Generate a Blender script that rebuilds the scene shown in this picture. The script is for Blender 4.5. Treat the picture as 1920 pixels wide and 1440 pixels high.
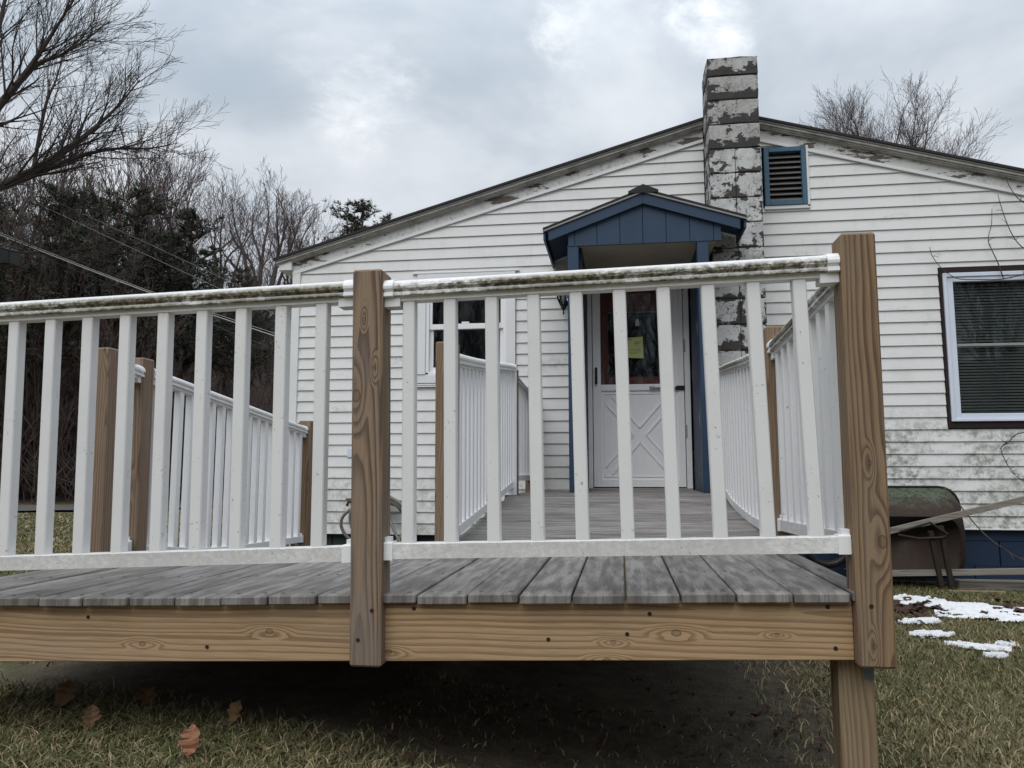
import bpy, bmesh, math, random
import numpy as np
from mathutils import Vector, Matrix

# ------------------------------------------------------------------ scene, camera, sky, sun
scene = bpy.context.scene
for o in list(bpy.data.objects): bpy.data.objects.remove(o)
COL = scene.collection
R = math.radians
CZ = 1.0                                   # camera height; all heights below are measured from the lens and lifted by CZ
F, YAW, PITCH = 1450.0, R(8.0), R(6.5)     # focal length in pixels of the 1920 px photograph

cam_d = bpy.data.cameras.new('camera'); cam = bpy.data.objects.new('camera', cam_d); COL.objects.link(cam)
cam_d.sensor_fit = 'HORIZONTAL'; cam_d.sensor_width = 36; cam_d.lens = F/1920*36
cam_d.clip_start = 0.05; cam_d.clip_end = 2000
cam.location = (0, 0, CZ); cam.rotation_euler = (R(90)+PITCH, 0, YAW)
scene.camera = cam

SUN_EL, SUN_AZ = R(52), R(200)             # azimuth measured clockwise from +Y: the sun stands behind the photographer
world = bpy.data.worlds.new('World'); scene.world = world; world.use_nodes = True
sun_d = bpy.data.lights.new('sun', 'SUN'); sun_d.energy = 1.3; sun_d.angle = R(50); sun_d.color = (1, .965, .92)
sun = bpy.data.objects.new('sun', sun_d); COL.objects.link(sun); sun.location = (0, -5, 12)
sd = Vector((math.sin(SUN_AZ)*math.cos(SUN_EL), math.cos(SUN_AZ)*math.cos(SUN_EL), math.sin(SUN_EL)))
sun.rotation_euler = (-sd).to_track_quat('-Z', 'Y').to_euler()
vs = scene.view_settings
scene.display_settings.display_device = 'sRGB'
vs.view_transform = 'Standard'; vs.look = 'None'; vs.exposure = 0.30; vs.gamma = 1.0; vs.use_curve_mapping = False
scene.cycles.use_denoising = True
scene.cycles.max_bounces = 8; scene.cycles.transparent_max_bounces = 12
scene.cycles.sample_clamp_indirect = 4.0

# pixel of the photograph -> point on a plane of known depth
_f = np.array([-math.sin(YAW)*math.cos(PITCH), math.cos(YAW)*math.cos(PITCH), math.sin(PITCH)])
_r = np.array([math.cos(YAW), math.sin(YAW), 0.0]); _u = np.cross(_r, _f)
def ray(x, y): return _r*(x-960)/F - _u*(y-720)/F + _f
def onY(x, y, Y): d = ray(x, y); return d*(Y/d[1]) + np.array([0, 0, CZ])
def at_dist(x, y, D):
    d = ray(x, y); return d*(D/math.hypot(d[0], d[1])) + np.array([0, 0, CZ])

# ------------------------------------------------------------------ node helper
class G:
    def __init__(s, nt): s.nt = nt; s.L = nt.links
    def n(s, typ, ins=None, **props):
        nd = s.nt.nodes.new(typ)
        for k, v in props.items(): setattr(nd, k, v)
        for k, v in (ins or {}).items():
            sk = nd.inputs[k]
            if isinstance(v, bpy.types.NodeSocket): s.L.new(v, sk)
            else: sk.default_value = v
        return nd
    def m(s, op, a, b=0.0, c=0.0, clamp=False):
        nd = s.n('ShaderNodeMath', {0: a, 1: b, 2: c}, operation=op); nd.use_clamp = clamp; return nd.outputs[0]
    def mix(s, f, a, b):
        nd = s.n('ShaderNodeMix', data_type='RGBA')
        for i, v in ((0, f), (6, a), (7, b)):
            if isinstance(v, bpy.types.NodeSocket): s.L.new(v, nd.inputs[i])
            else: nd.inputs[i].default_value = v if i == 0 else (tuple(v)+(1,))[:4]
        return nd.outputs[2]
    def sstep(s, v, a, b, c=0.0, d=1.0):
        nd = s.n('ShaderNodeMapRange', {0: v, 1: a, 2: b, 3: c, 4: d}, interpolation_type='SMOOTHSTEP'); return nd.outputs[0]
    def lstep(s, v, a, b, c=0.0, d=1.0):
        return s.n('ShaderNodeMapRange', {0: v, 1: a, 2: b, 3: c, 4: d}).outputs[0]
    def noise(s, vec, scale, detail=4, rough=.55, dist=0.0):
        nd = s.n('ShaderNodeTexNoise', {'Scale': scale, 'Detail': detail, 'Roughness': rough, 'Distortion': dist})
        if vec is not None: s.L.new(vec, nd.inputs['Vector'])
        return nd.outputs[0]
    def vor(s, vec, scale, feature='F1', rnd=1.0):
        nd = s.n('ShaderNodeTexVoronoi', {'Scale': scale, 'Randomness': rnd}, feature=feature)
        s.L.new(vec, nd.inputs['Vector']); return nd.outputs[0]
    def pos(s): return s.n('ShaderNodeNewGeometry').outputs['Position']
    def obj(s): return s.n('ShaderNodeTexCoord').outputs['Object']
    def rnd(s): return s.n('ShaderNodeObjectInfo').outputs['Random']
    def attr(s, name): return s.n('ShaderNodeAttribute', attribute_name=name)
    def sep(s, v):
        nd = s.n('ShaderNodeSeparateXYZ', {0: v}); return nd.outputs
    def comb(s, x, y, z): return s.n('ShaderNodeCombineXYZ', {0: x, 1: y, 2: z}).outputs[0]
    def vmul(s, v, t):
        return s.n('ShaderNodeVectorMath', {0: v, 1: t}, operation='MULTIPLY').outputs[0]
    def vadd(s, v, t):
        return s.n('ShaderNodeVectorMath', {0: v, 1: t}, operation='ADD').outputs[0]
    def bump(s, h, strength=.3, dist=.01):
        return s.n('ShaderNodeBump', {'Height': h, 'Strength': strength, 'Distance': dist}).outputs[0]

MATS = {}
def newmat(name):
    m = bpy.data.materials.new(name); m.use_nodes = True
    g = G(m.node_tree); b = m.node_tree.nodes['Principled BSDF']; MATS[name] = m
    b.inputs['Specular IOR Level'].default_value = .35
    return m, g, b
def put(g, b, key, v):
    if isinstance(v, bpy.types.NodeSocket): g.L.new(v, b.inputs[key])
    else: b.inputs[key].default_value = v if not isinstance(v, tuple) else (v+(1,))[:4]

# ------------------------------------------------------------------ sky: overcast cloud deck over the Nishita sky
wg = G(world.node_tree)
for nd in list(world.node_tree.nodes): world.node_tree.nodes.remove(nd)
w_out = wg.n('ShaderNodeOutputWorld')
sky = wg.n('ShaderNodeTexSky', sky_type='NISHITA', sun_disc=False); sky.sun_elevation = SUN_EL; sky.sun_rotation = SUN_AZ
sky_bg = wg.n('ShaderNodeBackground', {'Color': sky.outputs[0], 'Strength': .08})
wdir = wg.n('ShaderNodeTexCoord').outputs['Generated']
dx, dy, dz = wg.sep(wdir)[:3]
up = wg.m('MAXIMUM', dz, 0.0)
inv = wg.m('DIVIDE', 1.0, wg.m('ADD', up, .22))
cl = wg.comb(wg.m('MULTIPLY', dx, inv), wg.m('MULTIPLY', dy, inv), 0.0)
big = wg.noise(wg.vadd(cl, (3.1, 7.7, 0)), 1.35, 6, .56, .35)
fine = wg.noise(wg.vadd(cl, (9.1, 1.3, 4)), 3.6, 5, .5, .5)
dens = wg.m('ADD', wg.m('MULTIPLY', big, .75), wg.m('MULTIPLY', fine, .25))
shade = wg.sstep(dens, .36, .66)
ccol = wg.mix(shade, (.37, .428, .49), (.64, .67, .71))
# thin places in the cloud where it glows
glow = None
for (px, py, wdt, amp) in ((1055, 48, .0030, .78), (1120, 80, .0022, .66), (1310, 35, .0022, .78), (1365, 60, .0018, .74), (690, 190, .0075, .62), (1180, 10, .0030, .6), (560, 60, .008, .45), (1000, 230, .006, .3)):
    v = ray(px, py); v = v/np.linalg.norm(v)
    dt = wg.n('ShaderNodeVectorMath', {0: wdir, 1: tuple(v)}, operation='DOT_PRODUCT').outputs['Value']
    t = wg.m('MULTIPLY', wg.sstep(dt, 1-wdt, 1.0), amp)
    glow = t if glow is None else wg.m('MAXIMUM', glow, t)
wisp = wg.noise(wg.vadd(cl, (2.3, 5.1, 1.)), 6.5, 8, .66, .25)
glow = wg.m('MULTIPLY', glow, wg.sstep(wg.m('ADD', wg.m('MULTIPLY', glow, .42), wisp), .66, 1.08))
ccol = wg.mix(glow, ccol, (.92, .93, .94))
lift = wg.sstep(up, .30, 1.0, 1.0, 2.1)         # an overcast sky brightens towards the zenith
cloud_bg = wg.n('ShaderNodeBackground', {'Color': ccol, 'Strength': lift})
wmix = wg.n('ShaderNodeMixShader', {0: .94, 1: sky_bg.outputs[0], 2: cloud_bg.outputs[0]})
wg.L.new(wmix.outputs[0], w_out.inputs[0])

# ------------------------------------------------------------------ materials
def wood_mat(name, axis, light, dark, freq=70.0, gray=(.28, .25, .23), grayamt=.25, contrast=.85, knots=1.0, cxo=-.04, cyo=.06, spots=()):
    m, g, b = newmat(name)
    o = g.sep(g.obj()); rn = g.rnd()
    al, p, q = {'X': (o[0], o[1], o[2]), 'Y': (o[1], o[0], o[2]), 'Z': (o[2], o[0], o[1])}[axis]
    off = g.m('MULTIPLY', rn, 57.0)
    low = g.comb(g.m('ADD', g.m('MULTIPLY', al, .85), off), g.m('MULTIPLY', p, 3.0), g.m('MULTIPLY', q, 3.0))
    w1 = g.m('SUBTRACT', g.noise(low, 1.0, 2, .45), .5)
    w2 = g.m('SUBTRACT', g.noise(g.vadd(low, (13., 5., 9.)), 1.3, 2, .45), .5)
    kv = g.comb(g.m('ADD', g.m('MULTIPLY', al, 2.7), off), g.m('ADD', g.m('MULTIPLY', p, 8.5), off), g.m('ADD', g.m('MULTIPLY', q, 8.5), 3.0))
    kd = g.vor(kv, 1.0, 'F1', .9)
    kbump = g.sstep(kd, .36, .0); kcore = g.sstep(kd, .085, .045)
    cross = q if axis == 'X' else p
    if spots:                                # knots of this very piece: (along, across, size)
        kbump = kcore = kring = None
        for (sa, sc_, sz) in spots:
            e1 = g.m('DIVIDE', g.m('SUBTRACT', al, sa), sz*1.5); e2 = g.m('DIVIDE', g.m('SUBTRACT', cross, sc_), sz)
            dd = g.m('SQRT', g.m('ADD', g.m('MULTIPLY', e1, e1), g.m('MULTIPLY', e2, e2)))
            e3 = g.m('MULTIPLY', e1, .42); dw = g.m('SQRT', g.m('ADD', g.m('MULTIPLY', e3, e3), g.m('MULTIPLY', e2, e2)))
            kb = g.sstep(dw, 3.0, .4); kc_ = g.m('MULTIPLY', g.sstep(dd, 1.0, .8), g.lstep(g.m('ABSOLUTE', g.m('SUBTRACT', dd, .85)), .0, .3, 1.0, .45))
            kbump = kb if kbump is None else g.m('ADD', kbump, kb); kcore = kc_ if kcore is None else g.m('MAXIMUM', kcore, kc_)
    cx = g.m('ADD', g.m('ADD', g.m('MULTIPLY', rn, .03), cxo), g.m('MULTIPLY', w1, .055))
    cy = g.m('ADD', g.m('ADD', cyo, g.m('MULTIPLY', al, .012)), g.m('MULTIPLY', w2, .050))
    a1 = g.m('SUBTRACT', p, cx); a2 = g.m('SUBTRACT', q, cy)
    r = g.m('SQRT', g.m('ADD', g.m('MULTIPLY', a1, a1), g.m('MULTIPLY', a2, a2)))
    vary = g.noise(g.comb(off, g.m('MULTIPLY', r, 34.), 0.0), 1.0, 2, .5)
    jit = g.noise(g.comb(g.m('ADD', g.m('MULTIPLY', al, 5.), off), g.m('MULTIPLY', p, 60.), g.m('MULTIPLY', q, 60.)), 1.0, 3, .6)
    ring = g.m('ADD', g.m('ADD', g.m('MULTIPLY', r, freq), g.m('MULTIPLY', g.m('SUBTRACT', vary, .5), 2.2)), g.m('ADD', g.m('MULTIPLY', kbump, 2.2*knots), g.m('MULTIPLY', jit, .30)))
    fr = g.m('FRACT', ring)
    wv = g.lstep(vary, .3, .7, .62, 1.0)
    band = g.m('MULTIPLY', g.m('MULTIPLY', g.sstep(fr, .30, .84), g.sstep(fr, 1.0, .92)), wv)
    fib = g.noise(g.comb(g.m('ADD', g.m('MULTIPLY', al, 9.), off), g.m('MULTIPLY', p, 330.), g.m('MULTIPLY', q, 330.)), 1.0, 3, .6)
    blot = g.noise(g.vadd(low, (1., 22., 4.)), 2.2, 4, .6)
    col = g.mix(g.m('MULTIPLY', band, contrast), light, dark)
    col = g.mix(g.m('MULTIPLY', g.sstep(blot, .45, .75), grayamt), col, gray)
    col = g.mix(g.m('MULTIPLY', g.sstep(fib, .45, .72), .32), col, tuple(c*.55 for c in dark))
    kc = g.m('MULTIPLY', kcore, knots)
    col = g.mix(g.m('MULTIPLY', kc, .8, clamp=True), col, (.055, .033, .02))
    put(g, b, 'Base Color', col); put(g, b, 'Roughness', .72)
    put(g, b, 'Normal', g.bump(g.m('ADD', g.m('MULTIPLY', band, -.5), g.m('MULTIPLY', fib, .4)), .35, .002))
    return m
M_beam = wood_mat('fresh_treated_pine', 'X', (.425, .290, .165), (.235, .140, .068), 62, grayamt=.30, cxo=-.02, cyo=.035)
M_post = wood_mat('treated_pine_post', 'Z', (.235, .160, .098), (.100, .060, .034), 150, grayamt=.30, contrast=.9, cxo=.030, cyo=.035)
M_postgray = wood_mat('weathered_pine_post', 'Z', (.250, .178, .122), (.105, .068, .044), 150, (.24, .21, .19), .55, contrast=.85, cxo=-.045, cyo=.035)
def knot(px, py, Y, org, axis, size):
    p_ = onY(px, py, Y)-np.array(org); return (float(p_[0]), float(p_[2]), size) if axis == 'X' else (float(p_[2]), float(p_[0]), size)
OR, OM, OBR, OBL = (.5825+.04475, 2.14475, -.487+CZ), (-.7445+.04475, 2.14475, -.528+CZ), (-.2, 2.159, .6), (-1.5, 2.159, .6)
M_postR = wood_mat('right_corner_post_pine', 'Z', (.262, .172, .098), (.078, .044, .024), 150, (.22, .19, .165), .30, contrast=1.0, cxo=.028, cyo=.030,
                   spots=[knot(1655, 1016, 2.1, OR, 'Z', .013), knot(1630, 868, 2.1, OR, 'Z', .007), knot(1640, 1212, 2.1, OR, 'Z', .006)])
M_postM = wood_mat('centre_post_pine', 'Z', (.270, .190, .126), (.082, .052, .034), 150, (.19, .168, .152), .6, contrast=1.0, cxo=-.040, cyo=.030,
                   spots=[knot(668, 742, 2.1, OM, 'Z', .014), knot(683, 598, 2.1, OM, 'Z', .005), knot(702, 690, 2.1, OM, 'Z', .006)])
M_beamR = wood_mat('right_rim_pine', 'X', (.425, .290, .165), (.195, .112, .052), 62, grayamt=.25, cxo=-.02, cyo=.030,
                   spots=[knot(1268, 1187, 2.14, OBR, 'X', .010), knot(1150, 1204, 2.14, OBR, 'X', .006), knot(1138, 1238, 2.14, OBR, 'X', .008), knot(728, 1222, 2.14, OBR, 'X', .008), knot(1457, 1190, 2.14, OBR, 'X', .005)])
M_beamL = wood_mat('left_rim_pine', 'X', (.415, .285, .168), (.195, .114, .056), 62, grayamt=.3, cxo=-.02, cyo=.024,
                   spots=[knot(505, 1184, 2.14, OBL, 'X', .009), knot(267, 1207, 2.14, OBL, 'X', .008)])
M_legwood = wood_mat('leg_pine', 'Z', (.27, .20, .125), (.135, .088, .05), 120, grayamt=.35, cxo=.03, cyo=.035)
M_graywood = wood_mat('old_gray_timber', 'X', (.25, .225, .19), (.12, .10, .085), 60, (.3, .29, .27), .6)

def deck_mat(name, axis):
    m, g, b = newmat(name)
    o = g.sep(g.obj()); rn = g.rnd(); off = g.m('MULTIPLY', rn, 91.)
    al, p = (o[1], o[0]) if axis == 'Y' else (o[0], o[1])
    st = g.noise(g.comb(g.m('ADD', g.m('MULTIPLY', al, 4.5), off), g.m('MULTIPLY', p, 36.), g.m('MULTIPLY', o[2], 8.)), 1.0, 5, .6)
    st2 = g.noise(g.comb(g.m('ADD', g.m('MULTIPLY', al, 6.), off), g.m('MULTIPLY', p, 260.), o[2]), 1.0, 2, .6)
    blot = g.noise(g.comb(g.m('ADD', g.m('MULTIPLY', al, 3.), off), g.m('MULTIPLY', p, 9.), o[2]), 1.0, 4, .6)
    col = g.mix(g.sstep(st, .36, .66), (.120, .109, .100), (.252, .238, .226))
    col = g.mix(g.m('MULTIPLY', g.sstep(st2, .56, .70), .62), col, (.075, .07, .07))
    col = g.mix(g.m('MULTIPLY', g.sstep(blot, .55, .75), .5), col, (.32, .31, .30))
    col = g.mix(g.m('MULTIPLY', g.sstep(blot, .46, .28), .6), col, (.125, .112, .105))
    grit = g.noise(g.comb(g.m('ADD', g.m('MULTIPLY', al, 70.), off), g.m('MULTIPLY', p, 150.), o[2]), 1.0, 4, .65)
    col = g.mix(g.m('MULTIPLY', g.sstep(grit, .52, .70), .45), col, (.075, .066, .058))
    tint = g.lstep(rn, 0, 1, .80, 1.20)
    col = g.n('ShaderNodeVectorMath', {0: col, 1: g.comb(tint, tint, tint)}, operation='MULTIPLY').outputs[0]
    put(g, b, 'Base Color', col); put(g, b, 'Roughness', .62)
    put(g, b, 'Normal', g.bump(g.m('ADD', st, st2), .4, .0025))
    return m
M_deckY = deck_mat('weathered_deck_board', 'Y'); M_deckX = deck_mat('weathered_deck_board_across', 'X')

def vinyl_mat(name, base, dirt=.25, mold=0.0, rough=.42, grime=False, specks=.35):
    m, g, b = newmat(name)
    P = g.pos(); rn = g.rnd()
    PP = g.vadd(P, g.comb(g.m('MULTIPLY', rn, 17.), g.m('MULTIPLY', rn, 5.), 0.0)) if not mold else P
    soft = g.noise(PP, 3.2, 5, .62); streak = g.noise(g.vmul(PP, (26., 26., 2.2)), 1.0, 4, .6)
    sp = g.noise(PP, 85., 3, .6); spm = g.noise(PP, 7.0, 3, .5)
    col = g.mix(g.m('MULTIPLY', g.sstep(soft, .46, .76), dirt), base, tuple(c*.72 for c in base))
    col = g.mix(g.m('MULTIPLY', g.sstep(streak, .58, .8), dirt*.55), col, (.40, .395, .36))
    spk = g.m('MULTIPLY', g.sstep(sp, .63, .70), g.sstep(spm, .46, .62))
    col = g.mix(g.m('MULTIPLY', spk, specks), col, (.10, .105, .085))
    if mold:
        z = g.sep(P)[2]; x = g.sep(P)[0]
        hz = g.m('MAXIMUM', g.m('MULTIPLY', g.sstep(z, 1.62, 1.22), g.sstep(x, .9, 1.9)), g.m('MULTIPLY', g.sstep(z, 1.12, .86), .5))
        area = g.m('MULTIPLY', hz, g.sstep(g.noise(g.vmul(P, (1.1, 1., 2.6)), 1.9, 5, .65), .36, .56))
        spots = g.m('MULTIPLY', .42, g.sstep(g.noise(g.vmul(P, (1.3, 1., 3.4)), 1.1, 5, .68), .57, .70))
        dot = g.noise(P, 17., 6, .72)
        mm = g.m('MULTIPLY', g.m('MAXIMUM', area, spots), g.sstep(dot, .38, .66))
        col = g.mix(g.m('MULTIPLY', mm, mold, clamp=True), col, (.19, .205, .17))
        green = g.m('MULTIPLY', g.sstep(z, 1.1, .75), .22)
        col = g.mix(g.m('MULTIPLY', green, g.sstep(soft, .35, .7)), col, (.50, .52, .42))
    if grime:
        gr = g.attr('grime').outputs['Fac']
        gn = g.noise(g.vmul(P, (1.0, 1.0, 1.6)), 48., 7, .74); gl = g.noise(P, 2.8, 4, .6)
        amt = g.m('MULTIPLY', gr, g.sstep(g.m('ADD', g.m('MULTIPLY', gl, .55), g.m('MULTIPLY', gn, .55)), .40, .60))
        gc = g.mix(g.sstep(g.noise(P, 75., 3, .6), .4, .65), (.055, .05, .03), (.26, .235, .16))
        col = g.mix(g.m('MINIMUM', g.m('MULTIPLY', amt, 1.2), 1.0), col, gc)
    put(g, b, 'Base Color', col); put(g, b, 'Roughness', rough)
    put(g, b, 'Normal', g.bump(g.noise(PP, 14., 3, .5), .06, .004))
    return m
M_siding = vinyl_mat('white_vinyl_siding', (.735, .738, .735), .42, 1.0, .5, specks=.25)
M_rail = vinyl_mat('white_vinyl_rail', (.80, .80, .80), .16, 0, .35, True, .55)
M_balus = vinyl_mat('white_vinyl_baluster', (.74, .742, .745), .24, 0, .42, False, .6)
M_clean = vinyl_mat('clean_white_vinyl', (.83, .835, .85), .06, 0, .35, False, .2)
M_trim = vinyl_mat('white_painted_trim', (.76, .77, .78), .2, 0, .5, False, .3)

def paint_mat(name, base, var=.25, rough=.5, chips=None, chipamt=.5):
    m, g, b = newmat(name); P = g.pos()
    n = g.noise(P, 4., 5, .6)
    col = g.mix(g.m('MULTIPLY', g.sstep(n, .4, .75), var), base, tuple(c*.55 for c in base))
    if chips:
        c1 = g.noise(g.vmul(P, (3.5, 3.5, 1.6)), 2.2, 6, .68)
        col = g.mix(g.sstep(c1, chipamt, chipamt+.012), col, chips)
        put(g, b, 'Normal', g.bump(g.sstep(c1, chipamt, chipamt+.02), -.3, .004))
    put(g, b, 'Base Color', col); put(g, b, 'Roughness', rough); return m
M_blue = paint_mat('blue_paint', (.024, .052, .098), .35, .5)
M_blueshade = paint_mat('shaded_blue_paint_peeling', (.014, .028, .065), .3, .55, (.36, .32, .25), .615)  # the blue paint with inner-face shade put into its colour; peeling is wear
M_ventblue = paint_mat('vent_blue_paint', (.065, .135, .20), .25, .55)
M_found = paint_mat('blue_foundation_paint', (.015, .033, .070), .4, .6, (.30, .33, .38), .735)
M_foundgreen = paint_mat('dark_green_foundation', (.028, .045, .045), .4, .7)
M_black = paint_mat('black_metal', (.012, .012, .013), .3, .4)
M_maroon = paint_mat('maroon_door', (.20, .040, .030), .35, .5)
M_slat = paint_mat('dusty_vent_slat', (.16, .155, .16), .5, .8)
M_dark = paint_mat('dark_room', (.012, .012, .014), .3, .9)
M_ceiling = paint_mat('bare_plywood_soffit', (.46, .41, .34), .4, .8)
M_brown = paint_mat('dark_brown_window_trim', (.022, .012, .012), .5, .75)
M_wframe = paint_mat('pale_blue_white_window_frame', (.66, .72, .82), .1, .4)
M_shingle = paint_mat('dark_shingle', (.035, .033, .034), .5, .9)
M_drip = paint_mat('gray_drip_edge', (.30, .30, .29), .4, .5)
M_paper = paint_mat('pale_yellow_paper', (.52, .56, .24), .1, .8)
M_ink = paint_mat('dark_ink', (.02, .02, .03), .1, .8)
M_sticker = paint_mat('pale_sticker', (.5, .5, .5), .1, .6)
M_blind = paint_mat('gray_blind_slat', (.24, .24, .235), .2, .5)
M_asphalt = paint_mat('asphalt', (.085, .085, .088), .3, .9)
M_hose = paint_mat('gray_hose', (.20, .195, .175), .35, .45)
M_brass = paint_mat('old_brass', (.20, .12, .04), .4, .4)
M_tag = paint_mat('gray_blue_metal_tag', (.12, .15, .155), .3, .5)
M_wire = paint_mat('gray_cable', (.20, .20, .21), .2, .5)
M_rustframe = paint_mat('rusty_steel', (.024, .017, .014), .5, .8)
M_leaf1 = paint_mat('orange_brown_leaf', (.25, .115, .06), .5, .7)
M_leaf2 = paint_mat('dark_red_leaf', (.058, .030, .020), .6, .8)
M_leaf3 = paint_mat('tan_leaf', (.22, .13, .065), .5, .7)
M_screw = paint_mat('dark_screw', (.02, .017, .015), .2, .5)

def peel_mat(name, paint, under, thr, sc=2.0, sq=(1, 1, 1), crack=0.0, dirt=.35, blk=None):
    m, g, b = newmat(name); P = g.pos()
    Q = g.vmul(P, sq)
    n = g.noise(Q, sc, 8, .66, .25)
    if blk:
        ob = g.sep(g.obj()); ez = g.m('MINIMUM', ob[2], g.m('SUBTRACT', .2075, ob[2])); ex = g.m('SUBTRACT', blk[0], g.m('ABSOLUTE', ob[0]))
        e_ = g.m('MINIMUM', ez, ex)
        n = g.m('ADD', n, g.m('ADD', g.m('MULTIPLY', g.sstep(e_, .045, .0), blk[1]), g.m('MULTIPLY', g.sstep(ob[2], blk[3], .03), blk[2])))
    mask = g.sstep(n, thr, thr+.010)
    dt = g.noise(P, 6., 6, .7)
    pc = g.mix(g.m('MULTIPLY', g.sstep(dt, .42, .72), dirt), paint, tuple(c*.42 for c in paint))
    h = g.m('SUBTRACT', 1.0, mask)
    if crack:
        wv = g.vadd(P, g.vmul(g.n('ShaderNodeTexNoise', {'Vector': P, 'Scale': 18., 'Detail': 4.}).outputs[1], (.05, .05, .05)))
        cd = g.vor(wv, 24., 'DISTANCE_TO_EDGE')
        cm = g.m('MULTIPLY', g.sstep(cd, .03, .006), g.sstep(g.noise(P, 4.3, 4, .6), .50, .66))
        fl = g.sstep(g.noise(P, 40., 6, .74), .555, .575)
        cm = g.m('MAXIMUM', cm, g.m('MULTIPLY', fl, g.sstep(g.noise(P, 5.1, 3, .6), .44, .56)))
        pc = g.mix(g.m('MULTIPLY', cm, crack), pc, (.07, .068, .062))
        h = g.m('SUBTRACT', h, g.m('MULTIPLY', cm, .7))
    un = g.noise(P, 42., 4, .7)
    uc = g.mix(un, tuple(c*.55 for c in under), tuple(c*1.35 for c in under))
    col = g.mix(mask, pc, uc)
    put(g, b, 'Base Color', col); put(g, b, 'Roughness', .85)
    put(g, b, 'Normal', g.bump(g.m('ADD', h, g.m('MULTIPLY', un, .25)), .55, .008))
    return m
M_block = peel_mat('peeling_white_block', (.56, .565, .565), (.070, .064, .060), .600, 6.5, (1, 1, 1.3), .95, .55, (.102, .085, .06, .09))
M_blocktop = peel_mat('sooty_peeling_block', (.44, .438, .425), (.058, .054, .053), .575, 5.5, (1, 1, 1.5), .8, .55, (.205, .05, .17, .125))
M_mortar = paint_mat('dark_mortar', (.07, .066, .06), .4, .95)
M_frieze = peel_mat('peeling_frieze_paint', (.66, .665, .66), (.15, .125, .11), .555, 3.2, (.8, 1, 3.4), .35, .25)
M_crown = peel_mat('dirty_crown_paint', (.50, .49, .475), (.16, .145, .135), .64, 3.0, (.5, 1, 5), .2, .8)
M_barrow0 = peel_mat('rusty_green_tray', (.085, .115, .080), (.060, .044, .032), .47, 19.0, (1, 1, 1.6), 0, .9)

m, g, b = newmat('rusted_tray'); M_barrow = m
P = g.pos(); zz_ = g.sep(P)[2]; n1 = g.noise(P, 9., 6, .7); n2 = g.noise(P, 34., 5, .7); n3 = g.noise(P, 3.5, 3, .5)
left = g.m('MULTIPLY', g.sstep(g.m('ADD', zz_, g.m('MULTIPLY', g.m('SUBTRACT', n1, .5), .28)), .70, .84), g.sstep(n2, .38, .56))
rust = g.mix(n2, (.018, .012, .010), (.055, .034, .025)); rust = g.mix(g.sstep(n3, .5, .7), rust, (.062, .050, .038))
put(g, b, 'Base Color', g.mix(left, rust, g.mix(n1, (.055, .078, .052), (.11, .135, .095)))); put(g, b, 'Roughness', .8)
def glass_mat(name, tint=(1, 1, 1), rough=.02):
    m = bpy.data.materials.new(name); m.use_nodes = True; nt = m.node_tree; g = G(nt)
    for nd in list(nt.nodes): nt.nodes.remove(nd)
    out = g.n('ShaderNodeOutputMaterial')
    fr = g.n('ShaderNodeFresnel', {'IOR': 1.36}).outputs[0]
    a = g.n('ShaderNodeBsdfTransparent', {'Color': (.86, .9, .9, 1)}); c = g.n('ShaderNodeBsdfGlossy', {'Roughness': rough})
    mx = g.n('ShaderNodeMixShader', {0: fr, 1: a.outputs[0], 2: c.outputs[0]}); g.L.new(mx.outputs[0], out.inputs[0]); return m
M_glass = glass_mat('window_glass')

def bark_mat(name, base, hi):
    m, g, b = newmat(name); P = g.pos()
    n = g.noise(g.vmul(P, (5, 5, 1.3)), 2.4, 5, .65)
    put(g, b, 'Base Color', g.mix(n, base, hi)); put(g, b, 'Roughness', .9); return m
M_bark = bark_mat('dark_bark', (.030, .023, .021), (.075, .060, .056))
M_bark2 = bark_mat('gray_brown_bark', (.050, .040, .038), (.12, .098, .092))
M_twig = bark_mat('pinkish_twig', (.055, .038, .038), (.105, .076, .075))
M_brush = bark_mat('dark_brush', (.060, .045, .041), (.150, .115, .102))
def attr_mat(name, attr, rough=.8, trans=0.0):
    m, g, b = newmat(name)
    put(g, b, 'Base Color', g.attr(attr).outputs['Color']); put(g, b, 'Roughness', rough); b.inputs['Specular IOR Level'].default_value = .2
    return m
M_grass = attr_mat('grass_blades', 'tint'); M_needle = attr_mat('pine_needles', 'tint')

m, g, b = newmat('lawn_ground'); M_ground = m
P = g.pos(); xx, yy, zz = g.sep(P)[:3]
n1 = g.noise(P, 1.4, 5, .6); n2 = g.noise(P, 9., 5, .7); n3 = g.noise(P, 60., 4, .7)
gc = g.mix(g.sstep(n1, .35, .68), (.105, .102, .050), (.185, .152, .088))
gc = g.mix(g.m('MULTIPLY', g.sstep(n2, .45, .7), .6), gc, (.19, .16, .085))
gc = g.mix(g.m('MULTIPLY', g.sstep(n3, .45, .7), .5), gc, (.035, .036, .016))
dc = g.mix(g.sstep(n2, .3, .7), (.055, .045, .031), (.115, .094, .064)); dc = g.mix(g.m('MULTIPLY', g.sstep(n3, .5, .7), .6), dc, (.035, .028, .019))
wob = g.m('MULTIPLY', g.m('SUBTRACT', n1, .5), 1.0)
mx_ = g.m('MULTIPLY', g.sstep(g.m('ADD', xx, wob), -1.0, -.55), g.sstep(g.m('ADD', xx, wob), 1.15, .75))
my_ = g.m('MULTIPLY', g.sstep(g.m('ADD', yy, wob), 1.7, 2.1), g.sstep(yy, 7.2, 6.8))
my2 = g.m('MULTIPLY', g.sstep(g.m('ADD', yy, g.m('MULTIPLY', wob, .5)), 2.40, 2.65), g.m('MULTIPLY', g.sstep(yy, 7.2, 6.8), g.m('MULTIPLY', g.sstep(xx, -2.6, -2.2), g.sstep(xx, 1.1, .8))))  # bare dirt, brought forward so its dark tone deepens the shade under the landing
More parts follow.
